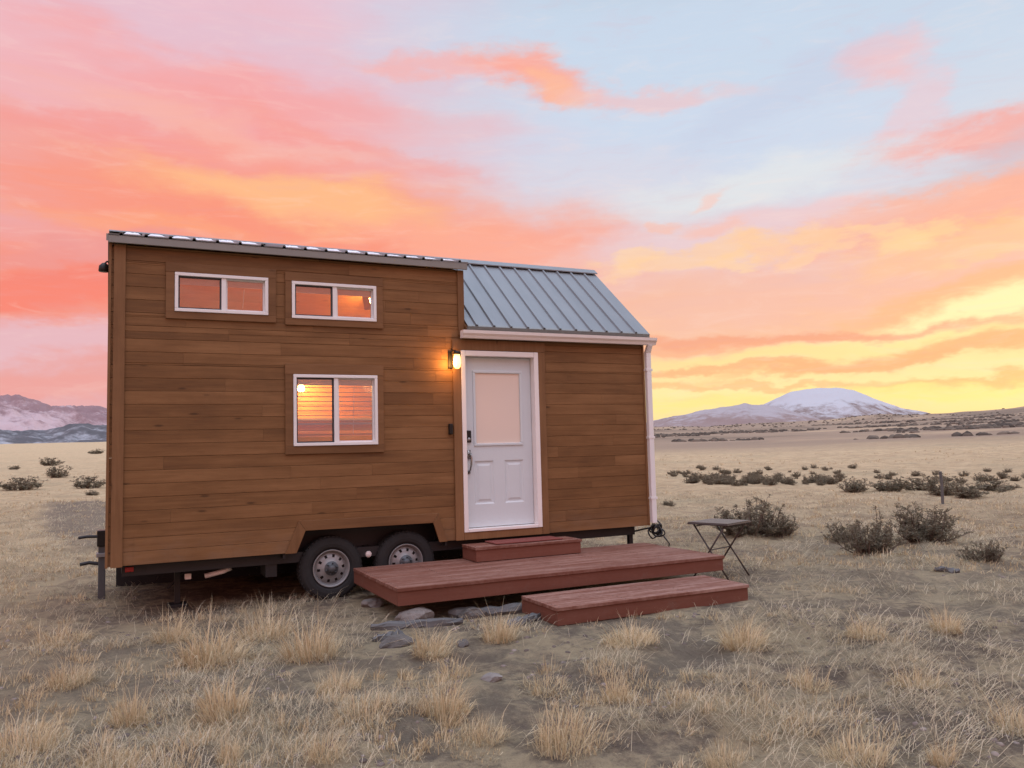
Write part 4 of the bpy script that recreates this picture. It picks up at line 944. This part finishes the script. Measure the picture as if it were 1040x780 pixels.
cov = fbm(x/.55, y/.55, 4, 77)+.5*fbm(x/2.5, y/2.5, 3, 78); k = cov+.34*sstep(7, 14, r) > .18+.34*(rng.random(len(x))-.5); x, y, r, cov = x[k], y[k], r[k], cov[k]
n = len(x); z = gz(x, y); flow = fbm(x/3, y/3, 2, 90)*6+2.6
parts.append(blades(np.stack([x, y, z-.004], 1), rng.uniform(.03, .12, n)*(1+r*.02), np.clip(rng.normal(1.5, .22, n)+.012*r, .6, 1.75), flow+rng.normal(0, .5, n)+rng.normal(0, .9, n), (.0020+.00030*r)*rng.uniform(.6, 1.4, n), np.clip(.36+cov*.45+rng.normal(0, .24, n), 0, 1), .62))
x, y, r = scatter(30000, 2.6, 16); cv = fbm(x/.55, y/.55, 4, 77)+.5*fbm(x/2.5, y/2.5, 3, 78); k = cv > -.02+.5*(rng.random(len(x))-.5); x, y, r = x[k], y[k], r[k]; n = len(x); z = gz(x, y)
parts.append(blades(np.stack([x, y, z+.004], 1), rng.uniform(.08, .24, n), rng.normal(1.52, .16, n), rng.uniform(0, 6.28, n), (.0022+.00022*r), rng.uniform(.6, 1, n), .7))
o = bpy.data.objects.new('grass_litter', grass_obj('grass_litter', parts, MT['litter'])); C.objects.link(o); tag(o, kind='stuff')
parts = []
x, y, r = scatter(5200, 3.0, 60, .8)
cov = fbm(x/1.1, y/1.1, 4, 67)+.6*fbm(x/4., y/4., 3, 68); bias = np.where(x < 2.6+.0*y, .06, -.10)
bias = bias+.22*np.exp(-((y+2.2)/1.6)**2)*(x < 7.5); k = cov+bias > .34+.3*(rng.random(len(x))-.5); x, y, r = x[k], y[k], r[k]
for xi, yi, ri, zi in zip(x, y, r, gz(x, y)):
    nb = int(np.clip(320/ri, 10, 55)); h_ = rng.uniform(.04, .14)
    v, q, t_, a = tuft_parts(rng, nb, h_, rng.uniform(.04, .13)*(1+ri*.02), rng.uniform(.5, 1.2), rng.uniform(.3, .7), .0028+.00042*ri)
    parts.append((v+np.array([xi, yi, zi]), q, t_, a))
x, y, r = scatter(9000, 11, 75, .9)
cov = fbm(x/2.2, y/2.2, 4, 57)+.6*fbm(x/9., y/9., 3, 58); k = cov > .0+.35*(rng.random(len(x))-.5); x, y, r = x[k], y[k], r[k]
for xi, yi, ri, zi in zip(x, y, r, gz(x, y)):
    v, q, t_, a = tuft_parts(rng, int(np.clip(260/ri, 7, 20)), rng.uniform(.05, .15), rng.uniform(.06, .2), 1.3, rng.uniform(.15, .6), .004+.0005*ri)
    parts.append((v+np.array([xi, yi, zi]), q, t_, a))
o = bpy.data.objects.new('dry_grass', grass_obj('dry_grass', parts, MT['straw'])); C.objects.link(o); tag(o, kind='stuff')

def lumps(x, y, z, sx, sz, tone, seed):
    """many small irregular six-sided lumps in one mesh"""
    n = len(x); rg = np.random.default_rng(seed); k = 7; th = np.linspace(0, 2*np.pi, k, endpoint=False)
    rings = []
    for (rf, hf) in ((1., -.15), (.92, .35), (.55, .8)):
        rr_ = rf*(1+rg.normal(0, .16, (n, k)))*sx[:, None]; hh_ = (hf+rg.normal(0, .08, (n, k)))*sz[:, None]
        rings.append(np.stack([x[:, None]+rr_*np.cos(th), y[:, None]+rr_*np.sin(th), z[:, None]+hh_], -1))
    top = np.stack([x, y, z+sz*(1+rg.normal(0, .1, n))], -1)[:, None, :]
    V = np.concatenate(rings+[top], 1); m_ = 3*k+1; V = V.reshape(-1, 3); o = (np.arange(n)*m_)[:, None]; j = np.arange(k); j2 = (j+1) % k
    Q = np.concatenate([np.stack([o+a*k+j, o+a*k+j2, o+(a+1)*k+j2, o+(a+1)*k+j], -1).reshape(-1, 4) for a in (0, 1)]); T = np.stack([o+2*k+j, o+2*k+j2, np.repeat(o+3*k, k, 1)], -1).reshape(-1, 3)
    return V, Q, T, np.concatenate([np.repeat(tone, k), np.repeat(tone, k), np.repeat(tone, k)])
MT['clod'] = plantmat('dirt_clods', [(.05, (.085, .068, .058, 1)), (.5, (.16, .128, .11, 1)), (.95, (.27, .22, .19, 1))], 1, .1, False)
MT['scrub'] = plantmat('distant_scrub', [(.05, (.055, .046, .038, 1)), (.5, (.10, .082, .066, 1)), (.95, (.17, .135, .105, 1))], 1, .1, False)
x, y, r = scatter(9000, 2.7, 15); cov = fbm(x/.8, y/.8, 3, 301); k = cov > .05; x, y, r = x[k], y[k], r[k]; n = len(x); sz = .006+.022*rng.random(n)**3
V_, Q_, T_, A_ = lumps(x, y, gz(x, y)-sz*.2, sz, sz*rng.uniform(.5, .9, n), rng.random(n), 5)
o = bpy.data.objects.new('dirt_clods', fast_mesh('dirt_clods', V_, Q_, T_, A_, MT['clod'])); C.objects.link(o); tag(o, kind='stuff')
a = np.radians(rng.uniform(30, 66, 18000)); r = 70*(1900/70)**(rng.random(18000)**.85); x = CAM[0]+r*np.sin(a); y = CAM[1]+r*np.cos(a)
cov = fbm(x/90, y/90, 4, 401)+fbm(x/25, y/25, 3, 402)*.5+.6*fbm(np.log(r)*3.3, a*3, 3, 403); k = cov > np.where(np.degrees(a) < 52, -.10, .12); x, y, r = x[k], y[k], r[k]; n = len(x); sx = rng.uniform(.22, .75, n)*(1+r/800.)
V_, Q_, T_, A_ = lumps(x, y, gz(x, y)-.03, sx, sx*rng.uniform(.5, .85, n), rng.random(n), 6)
o = bpy.data.objects.new('distant_scrub', fast_mesh('distant_scrub', V_, Q_, T_, A_, MT['scrub'])); C.objects.link(o); tag(o, kind='stuff')

# ------------------------------------------------------------------ sky
wd = bpy.data.worlds.new('World'); bpy.context.scene.world = wd; wd.use_nodes = True
nt = wd.node_tree; t = NT(nt); bg = nt.nodes['Background']
D = t.n('ShaderNodeTexCoord').outputs['Generated']; D = t.n('ShaderNodeVectorMath', operation='NORMALIZE', ins={0: D}).outputs[0]
sp = t.n('ShaderNodeSeparateXYZ', ins={0: D})
az0 = t.m('MULTIPLY', t.m('ARCTAN2', sp.outputs[0], sp.outputs[1]), 57.29578); el0 = t.m('MULTIPLY', t.m('ARCSINE', sp.outputs[2]), 57.29578)
# warp, so that cloud edges break up
wn = t.n('ShaderNodeTexNoise', ins={'Scale': 1.0, 'Detail': 5, 'Roughness': .6}); nt.links.new(t.scale(D, (7, 7, 16)), wn.inputs['Vector'])
wc = t.n('ShaderNodeSeparateColor', ins={0: wn.outputs[1]})
az = t.m('ADD', az0, t.m('MULTIPLY', t.m('SUBTRACT', wc.outputs[0], .5), 9.0)); el = t.m('ADD', el0, t.m('MULTIPLY', t.m('SUBTRACT', wc.outputs[1], .5), 4.6))
sn = t.n('ShaderNodeTexNoise', ins={'Scale': 1.0, 'Detail': 8, 'Roughness': .6, 'Distortion': .7}); nt.links.new(t.scale(D, (5, 5, 34)), sn.inputs['Vector'])
s1, s2, s3 = t.n('ShaderNodeSeparateColor', ins={0: sn.outputs[1]}).outputs[:3]
pn = t.n('ShaderNodeTexNoise', ins={'Scale': 1.0, 'Detail': 8, 'Roughness': .62, 'Distortion': .3}); nt.links.new(t.scale(D, (22, 22, 58)), pn.inputs['Vector'])
p1, p2, p3 = t.n('ShaderNodeSeparateColor', ins={0: pn.outputs[1]}).outputs[:3]
E = lambda e: (e+2)/92.
ef = t.m('DIVIDE', t.m('ADD', el, 2), 92.)
rightc = t.ramp(ef, [(E(0), L(255, 222, 146)), (E(3.5), L(255, 234, 164)), (E(6.5), L(253, 208, 148)), (E(9.5), L(248, 184, 150)), (E(11.5), L(242, 192, 178)), (E(13.5), L(230, 206, 210)), (E(17), L(214, 216, 226)), (E(23), L(201, 215, 232)), (E(31), L(192, 208, 226)), (E(60), L(186, 196, 216)), (E(90), L(180, 190, 214))])
leftc = t.ramp(ef, [(E(0), L(236, 160, 160)), (E(4), L(230, 172, 174)), (E(7), L(240, 152, 140)), (E(10), L(249, 140, 116)), (E(14), L(249, 150, 128)), (E(19), L(243, 166, 158)), (E(24), L(238, 184, 192)), (E(30), L(232, 192, 208)), (E(50), L(214, 196, 216)), (E(90), L(190, 190, 214))])
col = t.mix(t.m('MULTIPLY', t.ss(az, 10, 30), t.m('SUBTRACT', 1, t.ss(az, 95, 165))), leftc, rightc)
grp = {}
def blob(px, py, rx, ry, rot, colour, op, noise, amt, lo=.12, hi=.86):
    """soft cloud patch, placed by azimuth/elevation"""
    global col
    a, e = azel(px, py); k = 57.2958/FPX*.92; c, s = math.cos(R(-rot)), math.sin(R(-rot)); cosE = math.cos(R(e))
    da = t.m('MULTIPLY', t.m('SUBTRACT', az, a), cosE); de = t.m('SUBTRACT', el, e)
    u = t.m('ADD', t.m('MULTIPLY', da, c/(rx*k)), t.m('MULTIPLY', de, s/(rx*k))); v = t.m('ADD', t.m('MULTIPLY', da, -s/(ry*k)), t.m('MULTIPLY', de, c/(ry*k)))
    d2 = t.m('ADD', t.m('MULTIPLY', u, u), t.m('MULTIPLY', v, v)); g_ = t.m('POWER', 2.71828, t.m('MULTIPLY', d2, -.7))
    f = t.ss(t.m('ADD', g_, t.m('MULTIPLY', t.m('SUBTRACT', noise, .5), amt)), lo, hi)
    f = t.m('MULTIPLY', t.m('MULTIPLY', f, t.ss(g_, .02, .25)), op)
    col = t.mix(f, col, colour)
# left: lavender veils, salmon sheets, orange cores
blob(40, 195, 110, 45, 4, L(226, 180, 196), .8, s1, .9)
blob(170, 30, 260, 26, 8, L(226, 190, 206), .6, s2, 1.1)
blob(300, 120, 260, 34, 11, L(247, 160, 158), .75, s3, 1.1)
blob(60, 95, 150, 24, 14, L(240, 178, 186), .6, s1, 1.2)
blob(330, 165, 210, 22, 10, L(250, 178, 160), .7, s2, 1.2)
blob(520, 170, 170, 40, 8, L(228, 196, 206), .6, s3, .9)
blob(260, 225, 290, 55, 6, L(251, 146, 116), .9, s1, .6)
blob(310, 205, 145, 24, 8, L(255, 188, 132), .9, s2, .8)
blob(180, 238, 120, 14, 6, L(255, 168, 118), .45, s3, 1.0)
blob(480, 252, 140, 18, 8, L(254, 170, 142), .75, s2, .9)
blob(200, 150, 220, 9, 3, L(248, 134, 124), .35, s2, .8)
blob(420, 165, 200, 8, 14, L(249, 146, 130), .4, s3, .8)
blob(545, 225, 80, 28, 10, L(252, 164, 138), .8, p1, .7)
blob(110, 292, 160, 20, -9, L(246, 128, 110), .9, s1, .8)
blob(40, 305, 100, 9, -5, L(250, 130, 108), .7, s2, .9)
blob(90, 262, 120, 10, -10, L(236, 150, 146), .6, s3, 1.1)
blob(40, 350, 120, 17, -2, L(230, 186, 196), .85, s3, .9)
blob(60, 392, 120, 12, 0, L(240, 156, 146), .6, s1, 1.0)
# centre top: pale blue with a bright wisp
blob(700, 150, 220, 60, 4, L(203, 216, 236), .75, s1, .5)
blob(640, 45, 260, 38, 3, L(200, 216, 236), .6, s2, .6)
blob(620, 190, 130, 34, 4, L(216, 216, 228), .6, s3, .8)
blob(470, 76, 100, 11, 8, L(246, 176, 172), .75, p2, 1.0)
blob(545, 84, 58, 17, 14, L(253, 164, 144), .85, p1, 1.1, .05, .95)
blob(568, 95, 32, 9, 12, L(255, 186, 146), .7, p3, 1.1, .1, .95)
blob(655, 95, 80, 8, 3, L(242, 190, 188), .6, p2, 1.2, .05, .95)
# right
blob(905, 52, 34, 20, -20, L(246, 192, 192), .8, p1, .9)
blob(936, 100, 20, 44, 10, L(232, 200, 208), .7, p2, .9)
blob(800, 95, 120, 22, -20, L(196, 204, 226), .5, s2, .9)
blob(1000, 138, 85, 17, -4, L(247, 164, 152), .85, p2, 1.1, .08, .95)
blob(1030, 165, 70, 22, -18, L(206, 188, 198), .75, s1, .7)
blob(760, 190, 130, 22, -6, L(228, 230, 230), .7, s3, .8)
blob(920, 205, 60, 18, -14, L(208, 206, 216), .6, p1, .7)
blob(1000, 205, 110, 20, -18, L(250, 168, 138), .85, p3, .8)
blob(905, 226, 120, 20, -10, L(250, 178, 152), .85, p2, 1.2)
blob(880, 285, 220, 20, -5, L(238, 192, 184), .6, s1, 1.0)
blob(800, 225, 60, 8, -6, L(240, 196, 196), .6, p2, 1.2)
blob(735, 244, 120, 20, -4, L(234, 202, 206), .75, s1, .6)
blob(990, 245, 110, 22, -12, L(255, 198, 132), .75, p1, 1.3, .15, .9)
blob(920, 246, 26, 12, 0, L(255, 216, 154), .7, p3, 1.5, .22, .85)
blob(885, 238, 18, 7, -10, L(255, 208, 156), .7, p1, 1.5, .22, .85)
blob(950, 232, 24, 8, -12, L(255, 210, 150), .7, p2, 1.5, .22, .85)
blob(985, 262, 30, 8, -8, L(255, 214, 148), .7, p3, 1.5, .22, .85)
blob(862, 252, 14, 6, 0, L(255, 204, 162), .7, p2, 1.5, .22, .85)
blob(645, 262, 26, 8, -6, L(255, 212, 164), .7, p1, 1.5, .22, .85)
blob(735, 266, 22, 7, 0, L(255, 210, 162), .7, p3, 1.5, .22, .85)
blob(806, 262, 20, 6, -4, L(255, 206, 164), .7, p1, 1.5, .22, .85)
blob(775, 253, 30, 11, 10, L(255, 200, 156), .7, p2, 1.5, .22, .85)
blob(832, 246, 26, 10, 0, L(255, 206, 152), .65, p1, 1.5, .22, .85)
blob(700, 262, 90, 10, -6, L(255, 206, 154), .65, p3, 1.5, .22, .85)
blob(716, 238, 40, 7, 4, L(250, 188, 168), .6, p2, 1.1, .1, .95)
blob(660, 234, 14, 5, 0, L(250, 190, 168), .6, p1, .9)
blob(705, 205, 24, 6, -20, L(244, 206, 196), .8, p3, .9)
blob(800, 318, 260, 34, -6, L(249, 188, 162), .65, s2, .9)
blob(980, 300, 140, 14, -12, L(250, 186, 132), .8, s1, .9)
blob(985, 322, 125, 16, -8, L(255, 242, 178), 1.0, s3, .5)
blob(830, 358, 190, 9, -2, L(255, 226, 150), .8, s1, .8)
blob(800, 340, 190, 7, 2, L(246, 164, 128), .9, s2, .8)
blob(990, 352, 130, 8, -4, L(250, 178, 122), .85, s1, .8)
blob(760, 376, 170, 5, 0, L(248, 178, 124), .8, s3, .9)
blob(980, 386, 150, 5, -3, L(252, 186, 118), .8, s2, .9)
blob(900, 368, 200, 4, -3, L(250, 180, 124), .7, s3, 1.0)
blob(760, 392, 150, 4, 1, L(250, 186, 126), .7, p1, 1.0)
blob(700, 352, 90, 6, -2, L(250, 172, 128), .6, p2, 1.0)
blob(860, 402, 260, 8, -1, L(255, 232, 142), .85, s1, .6)
fine = t.n('ShaderNodeTexNoise', ins={'Scale': 1.0, 'Detail': 9, 'Roughness': .66, 'Distortion': .8}); nt.links.new(t.scale(D, (13, 13, 70)), fine.inputs['Vector'])
col = t.mix(t.m('MULTIPLY', t.ss(fine.outputs[0], .48, .74), .16), col, L(255, 226, 214))
col = t.mix(t.m('MULTIPLY', t.ss(fine.outputs[0], .50, .26), .14), col, L(226, 170, 176))
col = t.mix(.03, col, (1, .95, .95, 1))
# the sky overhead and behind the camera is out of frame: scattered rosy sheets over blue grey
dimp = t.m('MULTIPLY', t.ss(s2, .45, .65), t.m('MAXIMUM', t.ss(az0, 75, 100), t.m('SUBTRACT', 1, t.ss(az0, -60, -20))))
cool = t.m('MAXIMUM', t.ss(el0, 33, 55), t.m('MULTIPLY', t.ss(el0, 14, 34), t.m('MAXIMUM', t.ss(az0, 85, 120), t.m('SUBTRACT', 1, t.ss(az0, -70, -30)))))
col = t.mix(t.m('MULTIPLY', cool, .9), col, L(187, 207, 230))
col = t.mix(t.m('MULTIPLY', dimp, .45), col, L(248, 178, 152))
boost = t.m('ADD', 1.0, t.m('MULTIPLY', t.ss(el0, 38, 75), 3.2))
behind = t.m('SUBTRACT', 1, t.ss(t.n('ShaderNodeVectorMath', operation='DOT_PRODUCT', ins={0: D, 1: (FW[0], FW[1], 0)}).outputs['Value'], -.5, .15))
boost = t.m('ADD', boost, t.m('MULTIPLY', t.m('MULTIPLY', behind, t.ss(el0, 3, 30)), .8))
ns = t.n('ShaderNodeTexSky', sky_type='NISHITA', sun_disc=False, sun_elevation=R(4), sun_rotation=R(72))
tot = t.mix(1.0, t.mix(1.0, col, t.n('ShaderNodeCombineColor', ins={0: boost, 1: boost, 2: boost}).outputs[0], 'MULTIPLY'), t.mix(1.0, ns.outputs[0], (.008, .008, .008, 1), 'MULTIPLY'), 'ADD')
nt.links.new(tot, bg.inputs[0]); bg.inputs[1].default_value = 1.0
try: wd.cycles.sampling_method = 'MANUAL'; wd.cycles.sample_map_resolution = 512
except Exception: pass
# low weak sun behind thin cloud, right of the far summit
sl_ = bpy.data.lights.new('sun', 'SUN'); sl_.energy = .8; sl_.angle = R(12); sl_.color = (1, .66, .42)
so = bpy.data.objects.new('sun', sl_); C.objects.link(so); se, sa_ = R(4), R(72)
dv = Vector((math.sin(sa_)*math.cos(se), math.cos(sa_)*math.cos(se), math.sin(se))); so.rotation_euler = dv.to_track_quat('Z', 'Y').to_euler(); so.location = (0, 0, 20)

sc = bpy.context.scene
sc.view_settings.view_transform = 'Standard'; sc.view_settings.look = 'None'; sc.view_settings.exposure = 0.0; sc.view_settings.gamma = 1.0; sc.view_settings.use_curve_mapping = False
sc.cycles.use_denoising = True; sc.cycles.max_bounces = 8; sc.cycles.diffuse_bounces = 4; sc.cycles.transparent_max_bounces = 12; sc.cycles.caustics_reflective = False; sc.cycles.caustics_refractive = False
sc.cycles.sample_clamp_indirect = 6.0
